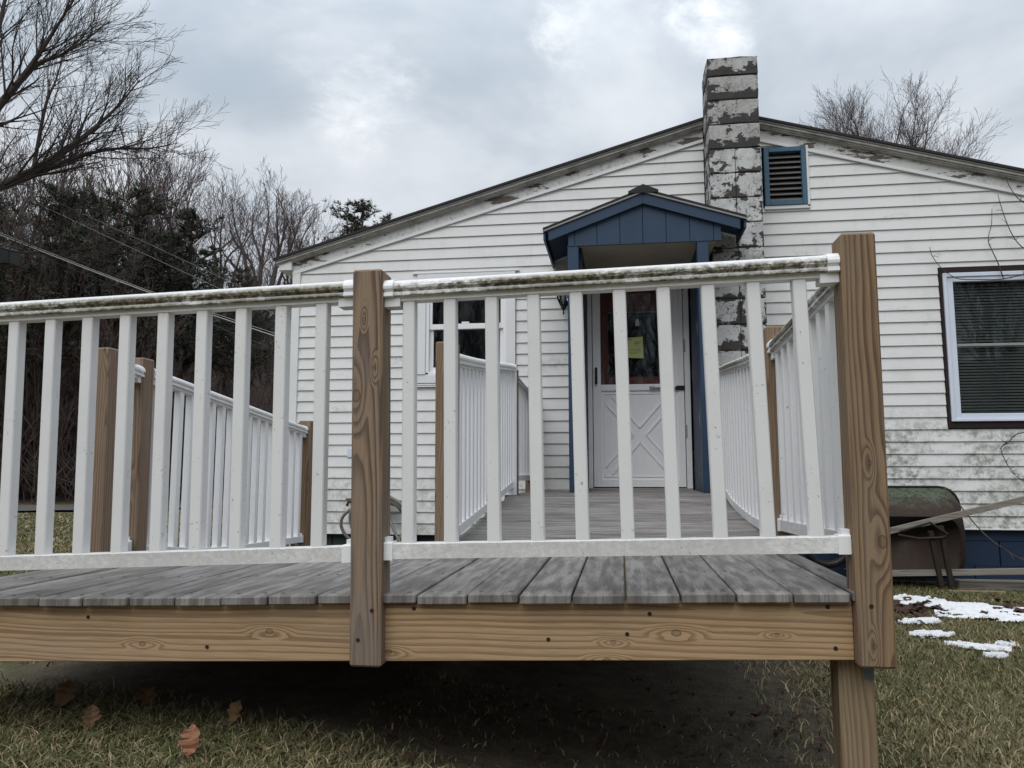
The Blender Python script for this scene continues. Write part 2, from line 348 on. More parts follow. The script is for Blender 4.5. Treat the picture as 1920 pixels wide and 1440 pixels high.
gc = g.mix(g.m('MAXIMUM', g.m('MULTIPLY', mx_, my_), my2), gc, dc)
dist = g.n('ShaderNodeVectorMath', {0: P}, operation='LENGTH').outputs['Value']
wood_f = g.sstep(g.m('ADD', dist, g.m('MULTIPLY', wob, 3.)), 25.0, 26.5)
gc = g.mix(wood_f, gc, g.mix(n2, (.075, .055, .042), (.16, .12, .09)))
put(g, b, 'Base Color', gc); put(g, b, 'Roughness', .95); put(g, b, 'Normal', g.bump(g.m('ADD', n3, n2), .7, .03))

m, g, b = newmat('old_snow'); M_snow = m
P = g.pos(); put(g, b, 'Base Color', g.mix(g.sstep(g.noise(P, 26., 4, .65), .56, .72), (.76, .78, .81), (.52, .52, .52))); put(g, b, 'Roughness', .6)
b.inputs['Subsurface Weight'].default_value = 0.0
put(g, b, 'Normal', g.bump(g.noise(P, 30., 4, .6), .5, .02))

# ------------------------------------------------------------------ mesh helpers
WLOC = {}                                  # world position of every parent (they only translate)
def link(o, parent=None):
    COL.objects.link(o)
    if parent is not None:
        o.parent = parent; o.matrix_parent_inverse = Matrix.Translation(-WLOC[parent])
    WLOC[o] = Vector(o.location); return o
def thing(name, label, cat, loc, group=None):
    o = bpy.data.objects.new(name, None); o.location = loc; o.empty_display_size = .1
    link(o); o['label'] = label; o['category'] = cat
    if group: o['group'] = group
    return o
def node(name, parent, loc):               # a part that is only a frame for sub-parts
    o = bpy.data.objects.new(name, None); o.location = loc; o.empty_display_size = .05; return link(o, parent)
def tag(o, label, cat, group=None):
    o['label'] = label; o['category'] = cat
    if group: o['group'] = group
    return o
def rawmesh(name, v, f, mat):
    me = bpy.data.meshes.new(name); me.from_pydata([tuple(map(float, p)) for p in v], [], f); me.update()
    if mat: me.materials.append(mat)
    return me
def mk(name, v, f, mat, parent=None, origin=None, smooth=False):
    """one mesh object; world-space vertices, origin moved to `origin` (default: middle of the bottom)"""
    a = np.asarray(v, float)
    if origin is None: origin = ((a[:, 0].min()+a[:, 0].max())/2, (a[:, 1].min()+a[:, 1].max())/2, a[:, 2].min())
    me = rawmesh(name, a-np.asarray(origin), f, mat)
    if smooth: me.polygons.foreach_set('use_smooth', [True]*len(me.polygons))
    o = bpy.data.objects.new(name, me); o.location = origin; return link(o, parent)
def inst(name, me, loc, parent=None, rot=None, scale=None):
    o = bpy.data.objects.new(name, me); o.location = loc
    if rot: o.rotation_euler = rot
    if scale: o.scale = scale
    return link(o, parent)
def cbox(x0, x1, y0, y1, z0, z1, c=.003):
    """box with chamfered edges"""
    X = (x0, x1); Y = (y0, y1); Z = (z0, z1); s = (1, -1); v = []; idx = {}
    for i in (0, 1):
        for j in (0, 1):
            for k in (0, 1):
                for a in range(3):                       # a = axis whose face this vertex lies on
                    p = [X[i], Y[j], Z[k]]
                    for ax, sg in ((0, s[i]), (1, s[j]), (2, s[k])):
                        if ax != a: p[ax] += sg*c
                    idx[(i, j, k, a)] = len(v); v.append(p)
    f = []
    for i in (0, 1):
        q = [idx[(i, j, k, 0)] for j, k in ((0, 0), (1, 0), (1, 1), (0, 1))]; f.append(q if i else q[::-1])
        q = [idx[(j, i, k, 1)] for j, k in ((0, 0), (1, 0), (1, 1), (0, 1))]; f.append(q[::-1] if i else q)
        q = [idx[(j, k, i, 2)] for j, k in ((0, 0), (1, 0), (1, 1), (0, 1))]; f.append(q if i else q[::-1])
    for i in (0, 1):
        for j in (0, 1):
            def e(q, flip): f.append(q[::-1] if flip else q)
            e([idx[(i, j, 0, 0)], idx[(i, j, 1, 0)], idx[(i, j, 1, 1)], idx[(i, j, 0, 1)]], (i+j) % 2 == 1)
            e([idx[(i, 0, j, 0)], idx[(i, 0, j, 2)], idx[(i, 1, j, 2)], idx[(i, 1, j, 0)]][::1], (i+j) % 2 == 0) if False else None
            e([idx[(0, i, j, 1)], idx[(1, i, j, 1)], idx[(1, i, j, 2)], idx[(0, i, j, 2)]], (i+j) % 2 == 1)
            e([idx[(i, 0, j, 0)], idx[(i, 0, j, 2)], idx[(i, 1, j, 2)], idx[(i, 1, j, 0)]], (i+j) % 2 == 1)
            for k in (0, 1):
                e([idx[(i, j, k, 0)], idx[(i, j, k, 1)], idx[(i, j, k, 2)]], (i+j+k) % 2 == 0)
    return v, f
def box(name, x0, x1, y0, y1, z0, z1, mat, parent=None, c=.003, fn=None, origin=None):
    v, f = cbox(x0, x1, y0, y1, z0, z1, c)
    if fn: v = [fn(*p) for p in v]
    return mk(name, v, f, mat, parent, origin)
def prism(name, poly, y0, y1, mat, parent=None, axis='Y'):
    """polygon in X,Z (or Y,Z) extruded along Y (or X)"""
    n = len(poly)
    if axis == 'Y': v = [(p[0], y0, p[1]) for p in poly]+[(p[0], y1, p[1]) for p in poly]
    else: v = [(y0, p[0], p[1]) for p in poly]+[(y1, p[0], p[1]) for p in poly]
    f = [list(range(n)), list(range(2*n-1, n-1, -1))]+[[i, n+i, n+(i+1) % n, (i+1) % n] for i in range(n)]
    return mk(name, v, f, mat, parent)
def sweep(path, prof, fn=None):
    """closed profile (u sideways, v up) along a 3-D path; returns verts, faces, profile index per vertex"""
    path = [Vector(p) for p in path]; n = len(prof); v = []; f = []; pid = []
    for i, p in enumerate(path):
        t = (path[min(i+1, len(path)-1)]-path[max(i-1, 0)]).normalized()
        side = t.cross(Vector((0, 0, 1))).normalized(); upv = Vector((0, 0, 1))
        for k, (a, c) in enumerate(prof): v.append(tuple(p+side*a+upv*c)); pid.append(k)
    for i in range(len(path)-1):
        for k in range(n):
            a = i*n+k; c = i*n+(k+1) % n; f.append([a, c, c+n, a+n])
    f.append(list(range(n))[::-1]); e = (len(path)-1)*n; f.append([e+k for k in range(n)])
    return v, f, pid
def tube_arrays(P0, P1, R0, R1, k):
    """numpy: straight tapered tubes, k sides each"""
    P0 = np.asarray(P0, float); P1 = np.asarray(P1, float); R0 = np.asarray(R0, float); R1 = np.asarray(R1, float)
    d = P1-P0; L = np.linalg.norm(d, axis=1, keepdims=True); d = d/np.maximum(L, 1e-9)
    ref = np.where(np.abs(d[:, 2:3]) < .9, np.array([[0, 0, 1.]]), np.array([[1., 0, 0]]))
    a = np.cross(d, ref); a /= np.maximum(np.linalg.norm(a, axis=1, keepdims=True), 1e-9); b_ = np.cross(d, a)
    n = len(P0); V = np.zeros((n, 2*k, 3))
    for i in range(k):
        t = 2*math.pi*i/k; o = a*math.cos(t)+b_*math.sin(t)
        V[:, i] = P0+o*R0[:, None]; V[:, k+i] = P1+o*R1[:, None]
    base = (np.arange(n)*2*k)[:, None, None]
    q = np.array([[i, (i+1) % k, k+(i+1) % k, k+i] for i in range(k)])[None]
    return V.reshape(-1, 3), (base+q).reshape(-1, 4)
def np_mesh(name, V, Fq, mat, tint=None, smooth=False):
    V = np.asarray(V, np.float32); Fq = np.asarray(Fq, np.int32); k = Fq.shape[1]
    me = bpy.data.meshes.new(name); me.vertices.add(len(V)); me.vertices.foreach_set('co', V.ravel())
    me.loops.add(Fq.size); me.loops.foreach_set('vertex_index', Fq.ravel())
    me.polygons.add(len(Fq)); me.polygons.foreach_set('loop_start', np.arange(0, Fq.size, k, dtype=np.int32))
    try: me.polygons.foreach_set('loop_total', np.full(len(Fq), k, np.int32))
    except Exception: pass
    if smooth: me.polygons.foreach_set('use_smooth', np.ones(len(Fq), bool))
    if tint is not None:
        at = me.attributes.new('tint', 'FLOAT_COLOR', 'POINT'); c = np.ones((len(V), 4), np.float32); c[:, :3] = tint; at.data.foreach_set('color', c.ravel())
    me.update(calc_edges=True); me.validate(); me.materials.append(mat); return me
def polytube(path, r, k=6):
    """one connected tube along a polyline"""
    path = [Vector(p) for p in path]; v = []; f = []
    rr = r if isinstance(r, (list, tuple)) else [r]*len(path)
    a = None
    for i, p in enumerate(path):
        t = (path[min(i+1, len(path)-1)]-path[max(i-1, 0)]).normalized()
        if a is None: a = t.cross(Vector((0, 0, 1))); a = a if a.length > .1 else t.cross(Vector((1, 0, 0)))
        a = (a-t*a.dot(t)).normalized(); b_ = t.cross(a)
        for j in range(k):
            w = 2*math.pi*j/k; v.append(tuple(p+(a*math.cos(w)+b_*math.sin(w))*rr[i]))
    for i in range(len(path)-1):
        for j in range(k):
            q = i*k+j; q2 = i*k+(j+1) % k; f.append([q, q2, q2+k, q+k])
    f.append(list(range(k))[::-1]); f.append([(len(path)-1)*k+j for j in range(k)])
    return v, f

# ------------------------------------------------------------------ ground
def sm(a, b, x):
    t = np.clip((np.asarray(x, float)-a)/(b-a), 0, 1); return t*t*(3-2*t)
def ghash(x, y): return np.sin(x*1.7+y*.9)*.5+np.sin(x*.63-y*1.31+1.7)*.5
def ground_z(x, y):
    x = np.asarray(x, float); y = np.asarray(y, float)
    near = 1-sm(3.6, 6.0, y)
    left = -.80-.17*sm(-1.3, .3, x)
    left = left+.06*sm(.9, 2.2, x)
    z = left*near+(-.885)*(1-near)
    far = sm(7., 14., np.hypot(x, y)); z = z*(1-far)+(-.93)*far
    z = z+.012*ghash(x*2.2, y*2.2)+.05*ghash(x*.35, y*.35)*far
    d = np.hypot(x, y)
    hill = np.where(d > 25, np.minimum((d-25)*.42, 8.5+2.0*ghash(x*.06, y*.06)), 0)*sm(25, 33, d)
    return z+hill+CZ
ax = np.concatenate([np.linspace(-300, -60, 13)[:-1], np.linspace(-60, -8, 53)[:-1], np.linspace(-8, 8, 161)[:-1], np.linspace(8, 60, 53)[:-1], np.linspace(60, 300, 13)])
GX, GY = np.meshgrid(ax, ax+2.0, indexing='ij'); GZ = ground_z(GX, GY); nn = len(ax)
ii, jj = np.meshgrid(np.arange(nn-1), np.arange(nn-1), indexing='ij'); q0 = (ii*nn+jj).ravel()
gme = np_mesh('ground', np.stack([GX, GY, GZ], -1).reshape(-1, 3), np.stack([q0, q0+nn, q0+nn+1, q0+1], -1), M_ground, smooth=True)
gob = inst('ground', gme, (0, 0, 0)); gob['kind'] = 'structure'; gob['label'] = 'worn winter lawn with bare dirt under the deck'
# road along the foot of the wood
v = []; f = []
for i in range(41):
    a = R(-75+i*2.6)
    for rr in (21.6, 23.4):
        x, y = rr*math.sin(a), rr*math.cos(a); v.append((x, y, float(ground_z(x, y))+.05))
for i in range(40): f.append([2*i, 2*i+1, 2*i+3, 2*i+2])
o = mk('road', v, f, M_asphalt); o['kind'] = 'structure'; o['label'] = 'grey road running along the edge of the wood'

# ------------------------------------------------------------------ the ramp deck
deck = thing('access_ramp', 'wooden access ramp with grey boards, white vinyl railings and brown posts before the house', 'ramp', (-.6, 2.9, .1))
TILT = .028
def walk_z(y):                              # deck surface along the walkway to the door, from the lens
    return float(np.interp(y, [0, 3.3, 5.4, 8], [-.304, -.300, -.158, -.155]))
def tilt_w(y): return float(np.interp(y, [3.3, 5.2], [1, 0]))
def dk(x, y, z):                            # the old landing has sunk on its left side
    return (x, y, z+TILT*(x-.6)*tilt_w(y)+CZ)
def lean(x): return .018*min(1, max(0, (.6-x)/1.3))
rng = random.Random(5)
# landing boards, running away from the front edge
xb = -.5605; pitch = .1423
k0 = -12
for k in range(k0, 9):
    a = xb+pitch*k; b1 = a+pitch-.0055
    if k == 8: b1 = .640
    dzv = rng.uniform(-.0025, .0025); dy = rng.uniform(-.004, .004)
    fn = lambda x, y, z, d=dzv: dk(x, y, z+d+(x-.0)*0)
    if -.84 < a < -.55: y0 = 2.118
    else: y0 = 2.112+dy
    box('deck_board', a, b1, y0, 3.285+rng.uniform(-.004, .004), -.3285, -.303, M_deckY, deck, .0035, fn)
# walkway boards, lying across
y = 3.295; k = 0
while y < 6.80:
    y1 = min(y+.1423-.006, 6.86)
    d0 = rng.uniform(-.0025, .0025)
    fn = lambda x, yy, z, d=d0: (x, yy, z+d+walk_z(yy)+TILT*(x-.6)*tilt_w(yy)+CZ)
    box('deck_board', -.775+rng.uniform(-.006, .006), .690+rng.uniform(-.006, .006), y, y1, -.0255, 0, M_deckX, deck, .0035, fn)
    y += .1423
# ramp boards going down beside the walkway
def ramp_z(y): return float(np.interp(y, [3.29, 5.6, 6.3], [-.365, -.575, -.64]))
y = 3.295
while y < 6.1:
    d0 = rng.uniform(-.0025, .0025)
    fn = lambda x, yy, z, d=d0: (x, yy, z+d+ramp_z(yy)+CZ)
    box('deck_board', -2.26, -.80, y, y+.1363, -.0255, 0, M_deckX, deck, .0035, fn); y += .1423
# rim joists
def fas(x, y, z): return (x, y, z+(.030*(x-.6))+CZ)
def fas2(x, y, z):                          # lower edge drops a little more to the left
    return (x, y, z+(.028 if z > -.4 else .0345)*(x-.6)+CZ)
box('rim_joist', -.7020, .582, 2.140, 2.178, -.476, -.3290, M_beamR, deck, .002, fas2, (-.2, 2.159, .6))
box('rim_joist', -2.30, -.7030, 2.140, 2.178, -.476, -.3290, M_beamL, deck, .002, fas2, (-1.5, 2.159, .6))
box('rim_joist', .595, .633, 2.195, 3.27, -.476, -.3290, M_legwood, deck, .002, lambda x, y, z: dk(x, y, z))
box('rim_joist', -2.30, .60, 3.245, 3.283, -.476, -.3290, M_beam, deck, .002, lambda x, y, z: dk(x, y, z), (-.8, 3.26, .6))
box('rim_joist', -2.33, -2.295, 2.195, 3.24, -.476, -.3290, M_legwood, deck, .002, dk)  # unseen end board, added to cut the light under the landing
for xj in (-1.8, -1.35, -.9, -.45, 0.0):
    box('joist', xj-.019, xj+.019, 2.179, 3.244, -.476, -.3290, M_legwood, deck, .002, dk)
for xs in (-.755, .63):
    v, f = cbox(xs, xs+.038, 3.33, 6.80, -.19, -.027, .002)
    mk('rim_joist', [(x, y, z+walk_z(y)+TILT*(x-.6)*tilt_w(y)+CZ) for x, y, z in
        [(p[0], 3.33 if p[1] < 4 else 6.80, p[2]) for p in v]], f, M_legwood, deck) if False else None
    for ya, yb in ((3.33, 5.4), (5.4, 6.80)):
        box('rim_joist', xs, xs+.038, ya, yb, -.19, -.027, M_legwood, deck, .002, lambda x, y, z: (x, y, z+walk_z(y)+TILT*(x-.6)*tilt_w(y)+CZ))
for xs in (-2.255, -.845):
    box('rim_joist', xs, xs+.038, 3.33, 6.05, -.16, -.027, M_legwood, deck, .002, lambda x, y, z: (x, y, z+ramp_z(y)+CZ))
# posts
PW = .0895
def post(x0, y0, zb, zt, mat=M_post, lx=0.0, ly=0.0, c=.006, notch=False):
    """square post; lx = sideways lean of the top"""
    def fn(x, y, z): t = (z-zb)/(zt-zb); return (x+lx*t, y+ly*t, z+CZ)
    o = box('post', x0, x0+PW, y0, y0+PW, zb, zt, mat, deck, c, fn, (x0+PW/2, y0+PW/2, zb+CZ)); return o
POST_R = post(.5825, 2.10, -.487, .632, M_postR, .003)
POST_M = post(-.7445, 2.10, -.528, .582, M_postM, -.0165)
post(-2.33, 2.10, -.56, .535, M_postgray, -.02)
zg = lambda x, y: float(ground_z(x, y))-CZ
post(.587, 3.20, -.50, .588, M_post, .0)           # second post of the right side
post(-.783, 3.23, -.52, .562, M_post, -.006)       # start of the walkway's left side
post(-2.170, 2.905, -.56, .515, M_postgray, -.012)
post(-2.268, 3.285, -.56, .530, M_postgray, -.012)
post(-2.262, 5.21, zg(-2.2, 5.25)-.03, .362, M_post, .006)
post(-.815, 5.42, zg(-.77, 5.46)-.03, .735, M_post, .0)
post(.640, 5.32, zg(.68, 5.36)-.03, .700, M_post, .0)
post(-.835, 6.77, zg(-.79, 6.8)-.03, .70, M_post, .0)
post(.745, 6.30, zg(.79, 6.34)-.03, .72, M_post, .0)
# legs under the landing
for (x, y, zt) in ((.553, 2.188, -.478), (-2.3, 2.20, -.55), (.60, 4.7, -.40), (-.74, 4.7, -.42), (-1.6, 4.0, -.60), (.60, 5.9, -.30), (-.74, 5.9, -.30)):
    x0 = x; zb = zg(x, y)-.05
    o = box('leg', x0, x0+PW, y, y+PW, zb, zt, M_legwood, deck, .006, lambda a, b_, c_: (a, b_, c_+CZ), (x0+.03, y, zb+CZ))
    if x > .5:
        box('metal_tag', x0+.062, x0+.087, y-.002, y+.001, -.535, -.492, M_tag, o, .0005, lambda a, b_, c_: (a, b_, c_+CZ))
# railings
TOPP = [(.0, .050), (.014, .0485), (.026, .044), (.034, .036), (.0375, .027), (.0365, .020), (.031, .0165), (.0285, .013), (.034, .009), (.0345, .001), (.032, -.001),
        (.021, -.001), (.021, -.014), (-.021, -.014), (-.021, -.001), (-.032, -.001), (-.0345, .001), (-.034, .009), (-.0285, .013), (-.031, .0165), (-.0365, .020), (-.0375, .027), (-.034, .036), (-.026, .044), (-.014, .0485)]
TGR = [0, 0, .04, .45, 1, 1, 1, .9, .45, .9, .9, .25, .1, .1, .25, .9, .9, .45, .9, 1, 1, 1, .45, .04, 0]
BOTP = [(-.021, 0), (-.021, .040), (-.018, .043), (.018, .043), (.021, .040), (.021, 0)]
BGR = [.25, .30, .15, .15, .30, .25]
_bal = {}
def baluster_mesh(w, h, mat):
    key = (round(w, 4), round(h, 2), mat.name)
    if key not in _bal:
        vv, ff = cbox(-w/2, w/2, -w/2, w/2, 0, round(h, 2), .003); _bal[key] = rawmesh('baluster', vv, ff, mat)
    return _bal[key]
def densify(path, step=.12):
    out = []
    for a, b_ in zip(path[:-1], path[1:]):
        a = Vector(a); b_ = Vector(b_); n = max(1, int((b_-a).length/step))
        for i in range(n): out.append(a.lerp(b_, i/n))
    out.append(Vector(path[-1])); return out
def smoothpath(pts, n=12):
    """Catmull-Rom through the points"""
    P_ = [Vector(p) for p in pts]
    if len(P_) == 2: return densify(pts, .25)
    E_ = [P_[0]*2-P_[1]]+P_+[P_[-1]*2-P_[-2]]; out = []
    for i in range(1, len(E_)-2):
        for k in range(n):
            t = k/n; a, b_, c, d = E_[i-1:i+3]
            out.append(.5*((2*b_)+(c-a)*t+(2*a-5*b_+4*c-d)*t*t+(3*b_-a-3*c+d)*t**3))
    out.append(P_[-1]); return out
def railing(name_loc, top, bot, bal_pts, grime=1.0, w=.036, brackets=(True, True), mat_b=None, bot_pts=None):
    """top / bot: paths of the rail undersides; bal_pts: fractions along the path at which balusters stand"""
    rail = node('railing', deck, name_loc)
    for nm, pth, prof, gr in (('top_rail', top, TOPP, TGR), ('bottom_rail', bot, BOTP, BGR)):
        sp = smoothpath(pth); vv, ff, pid = sweep(sp, prof)
        o = mk(nm, vv, ff, M_rail, rail)
        at = o.data.attributes.new('grime', 'FLOAT', 'POINT'); at.data.foreach_set('value', [gr[i]*grime for i in pid])
        # end brackets: a collar round the rail's end and a lug beneath
        for e, (pa, pb) in enumerate(((sp[0], sp[1]), (sp[-1], sp[-2]))):
            if not brackets[e]: continue
            d = (Vector(pb)-Vector(pa)).normalized()
            sc = [(u*1.11, (vv_-.018)*1.10+.018) for u, vv_ in prof] if nm == 'top_rail' else [(u*1.16, (vv_-.021)*1.14+.021) for u, vv_ in prof]
            cv, cf, _ = sweep([Vector(pa)-d*.001, Vector(pa)+d*.030], sc)
            br = mk('bracket', cv, cf, M_clean, rail)
            if nm == 'top_rail':
                cv, cf, _ = sweep([Vector(pa)-d*.001, Vector(pa)+d*.048], [(-.025, -.030), (-.025, -.004), (.025, -.004), (.025, -.030)])
                mk('bracket', cv, cf, M_trim, rail)
            else:
                cv, cf, _ = sweep([Vector(pa)-d*.001, Vector(pa)+d*.020], [(-.015, .040), (-.015, .060), (.015, .060), (.015, .040)])
                mk('bracket', cv, cf, M_clean, rail)
    st = smoothpath(top); sb = smoothpath(bot)
    def along(path, t):
        L_ = [0]
        for a, b_ in zip(path[:-1], path[1:]): L_.append(L_[-1]+(b_-a).length)
        s = t*L_[-1]
        for i in range(len(path)-1):
            if s <= L_[i+1]+1e-9: return path[i].lerp(path[i+1], (s-L_[i])/(L_[i+1]-L_[i]))
        return path[-1]
    for t, t2 in zip(bal_pts, bot_pts or bal_pts):
        a = along(st, t); b_ = along(sb, t2); h = (a.z-.008)-(b_.z+.040)
        ang = math.atan2((sb[-1]-sb[0]).y, (sb[-1]-sb[0]).x)
        me = baluster_mesh(w, h, mat_b or M_balus)
        hr = round(h, 2)
        o = inst('baluster', me, (b_.x, b_.y, b_.z+.040), rail, (0, math.atan2(a.x-b_.x, h), ang if abs(math.sin(ang)) < .5 else 0), (1, 1, h/hr))
    return rail
def V3(x, y, z): return (x, y, z+CZ)
YR = 2.148
# front right panel
tx0, tx1 = -.6725, .5835
zt = lambda x: .535+.0245*(x-.6)
zb_ = lambda x: -.2065+.0272*(x-.6)
cen = [-.601+.1205*i for i in range(10)]; cen_b = [-.594+.1218*i for i in range(10)]
railing(V3(-.05, YR, -.2), [V3(tx0-.0, YR, zt(tx0)), V3(tx1, YR, zt(tx1))], [V3(tx0+.008, YR, zb_(tx0)), V3(tx1-.002, YR, zb_(tx1))], [(c-tx0)/(tx1-tx0) for c in cen], bot_pts=[(c-tx0-.008)/(tx1-tx0-.010) for c in cen_b])
# front left panel
lx0, lx1 = -2.245, -.7615
zt2 = lambda x: .512+.0260*(x+.67); zb2 = lambda x: -.245+.041*(x+.67)
cen = [-.8645-.1252*i for i in range(11)]; cen_b = [-.8600-.1234*i for i in range(11)]
railing(V3(-1.5, YR, -.25), [V3(lx0, YR, zt2(lx0)), V3(lx1, YR, zt2(lx1))], [V3(lx0, YR, zb2(lx0)), V3(lx1+.01, YR, zb2(lx1))], [(c-lx0)/(lx1-lx0) for c in cen], bot_pts=[(c-lx0)/(lx1+.01-lx0) for c in cen_b])
# right side of the landing, along the walkway and at the door
def fr(n): return [(i+.6)/(n+.2) for i in range(n)]
railing(V3(.628, 2.7, -.2), [V3(.628, 2.192, .520), V3(.628, 3.198, .478)], [V3(.628, 2.192, -.205), V3(.628, 3.198, -.226)], fr(9), 1.0)
railing(V3(.66, 4.3, -.2), [V3(.635, 3.292, .488), V3(.645, 3.95, .535), V3(.655, 4.7, .600), V3(.672, 5.318, .655)],
        [V3(.635, 3.292, -.262), V3(.645, 3.95, -.252), V3(.655, 4.7, -.195), V3(.672, 5.318, -.096)], fr(17), .9)
railing(V3(.74, 5.85, -.1), [V3(.69, 5.412, .66), V3(.785, 6.298, .655)], [V3(.69, 5.412, -.09), V3(.785, 6.298, -.085)], fr(7), .5)
# left side of the walkway
railing(V3(-.76, 4.3, -.2), [V3(-.742, 3.322, .480), V3(-.752, 4.0, .550), V3(-.766, 4.75, .640), V3(-.770, 5.404, .716)],
        [V3(-.740, 3.322, -.288), V3(-.750, 4.0, -.232), V3(-.764, 4.75, -.165), V3(-.770, 5.404, -.104)], fr(19), .12, mat_b=M_clean)
box('post_board', -.816, -.7275, 5.405, 5.419, -.16, .760, M_clean, deck, .002, lambda x, y, z: (x, y, z+CZ))
railing(V3(-.78, 6.1, -.1), [V3(-.772, 5.512, .665), V3(-.790, 6.768, .640)], [V3(-.772, 5.512, -.062), V3(-.790, 6.768, -.070)], fr(11), .6)
# rails of the ramp beside
railing(V3(-2.24, 3.15, -.3), [V3(-2.140, 2.997, .440), V3(-2.222, 3.282, .440)], [V3(-2.132, 2.997, -.345), V3(-2.222, 3.282, -.352)], [], .15, mat_b=M_clean)
railing(V3(-2.24, 4.3, -.4), [V3(-2.228, 3.378, .446), V3(-2.222, 5.208, .272)], [V3(-2.226, 3.378, -.380), V3(-2.225, 4.1, -.455), V3(-2.22, 5.208, -.482)], fr(17), .12, mat_b=M_clean)
# screws in the landing boards
v = []; f = []
def disc(cx, cy, cz, r_, nrm='Z', k=6):
    b0 = len(v)
    for j in range(k):
        w = 2*math.pi*j/k
        v.append((cx+r_*math.cos(w), cy+r_*math.sin(w), cz) if nrm == 'Z' else (cx+r_*math.cos(w), cy, cz+r_*math.sin(w)))
    f.append(list(range(b0, b0+k)) if nrm == 'Z' else list(range(b0, b0+k))[::1])
for k in range(k0, 9):
    a = xb+pitch*k
    for yy in (2.158, 2.56, 2.96, 3.26):
        for xo in (.028, .108):
            if a+xo > .58 and yy < 2.25: continue
            x, y2, z2 = dk(a+xo+rng.uniform(-.006, .006), yy+rng.uniform(-.006, .006), -.303+.0030); disc(x, y2, z2, .0070)
o = mk('screw_heads', v, f, M_screw, deck); o['kind'] = 'stuff'
v = []; f = []
for (px, py, yf) in ((165, 1157, 2.1385), (388, 1213, 2.1385), (776, 1141, 2.1385), (1028, 1199, 2.1385), (1218, 1151, 2.1385), (1176, 1189, 2.1385), (1552, 1138, 2.1385), (1567, 1216, 2.1385),
                     (1634, 1137, 2.0985), (671, 1200, 2.0985), (697, 1145, 2.0985)):
    p = onY(px, py, yf); disc(p[0], p[1], p[2], .0058, 'Y', 8)
o = mk('screw_heads', v, f, M_screw, deck); o['kind'] = 'stuff'

# ------------------------------------------------------------------ the house
WY = 6.90; RX, RZ, SL = .976, 3.222, .283           # wall plane; ridge and slope of the roof's front edge
HL, HR = -3.075, 5.0; EL, ER = -3.245, 5.18
house = thing('house', 'white clapboard house with low gable, peeling chimney and blue entrance canopy', 'house', (.9, 6.95, .1))
def V(x, z): return (x, z+CZ)
TRZ = 3.03                                            # top of the siding at the ridge
openings = [(-1.865, -.93, .772, 1.83), (-.40, .70, -.60, 1.95), (2.70, 4.75, .359, 1.736), (1.285, 1.675, 2.325, 2.89)]
def rake_x(z):                                        # half width of the gable at height z
    return (TRZ-z)/SL
PIT = .1018; Z0 = -.5605
def siding_piece(a0, b0, a1, b1, z0, z1, zc, par):
    """one board: bottom edge a0..b0 at z0, top edge a1..b1 at z1; zc = bottom of the course (face slopes out to it)"""
    out = lambda z: .0125*(1-(z-zc)/PIT)+.001
    y0 = WY-out(z0); y1 = WY-out(z1)
    vv = [(a0, y0, z0+CZ), (b0, y0, z0+CZ), (b1, y1, z1+CZ), (a1, y1, z1+CZ),
          (a0, WY+.004, z0+.002+CZ), (b0, WY+.004, z0+.002+CZ), (b1, WY+.004, z1+CZ), (a1, WY+.004, z1+CZ)]
    ff = [[0, 1, 2, 3], [4, 7, 6, 5], [0, 4, 5, 1], [0, 3, 7, 4], [1, 5, 6, 2], [3, 2, 6, 7]]
    mk('siding_board', vv, ff, M_siding, par)
zc = Z0; course = 0
while zc < TRZ:
    z1 = min(zc+PIT, TRZ-.01)
    def lim(z): return max(HL, RX-rake_x(z)), min(HR, RX+rake_x(z))
    l0, r0 = lim(zc); l1, r1 = lim(z1)
    xs = sorted(set([l0, r0]+[e for o_ in openings for e in (o_[0], o_[1]) if l0 < e < r0 and o_[2] < z1 and o_[3] > zc]+([.78, 1.2] if zc < 3 else [])+([.8] if False else [])))
    # right part of the wall starts one course higher
    for a, b_ in zip(xs[:-1], xs[1:]):
        if b_-a < .01 or (a >= .779 and b_ <= 1.201): continue
        if course == 0 and a > .7: continue
        spans = [(zc, z1)]
        for (ox0, ox1, oz0, oz1) in openings:
            if ox0 < (a+b_)/2 < ox1:
                ns = []
                for s0, s1 in spans:
                    if oz0 > s0: ns.append((s0, min(s1, oz0)))
                    if oz1 < s1: ns.append((max(s0, oz1), s1))
                spans = [s for s in ns if s[1]-s[0] > .004]
        for s0, s1 in spans:
            ll0, rr0 = lim(s0); ll1, rr1 = lim(s1)
            siding_piece(max(a, ll0), min(b_, rr0), max(a, ll1), max(min(b_, rr1), max(a, ll1)+.002), s0, s1, zc, house)
    zc += PIT; course += 1
# dark sheathing behind, in pieces that leave the openings free
def quadY(name, x0, x1, z0, z1, y, mat, par, th=.01): return box(name, x0, x1, y, y+th, z0+CZ, z1+CZ, mat, par, .001)
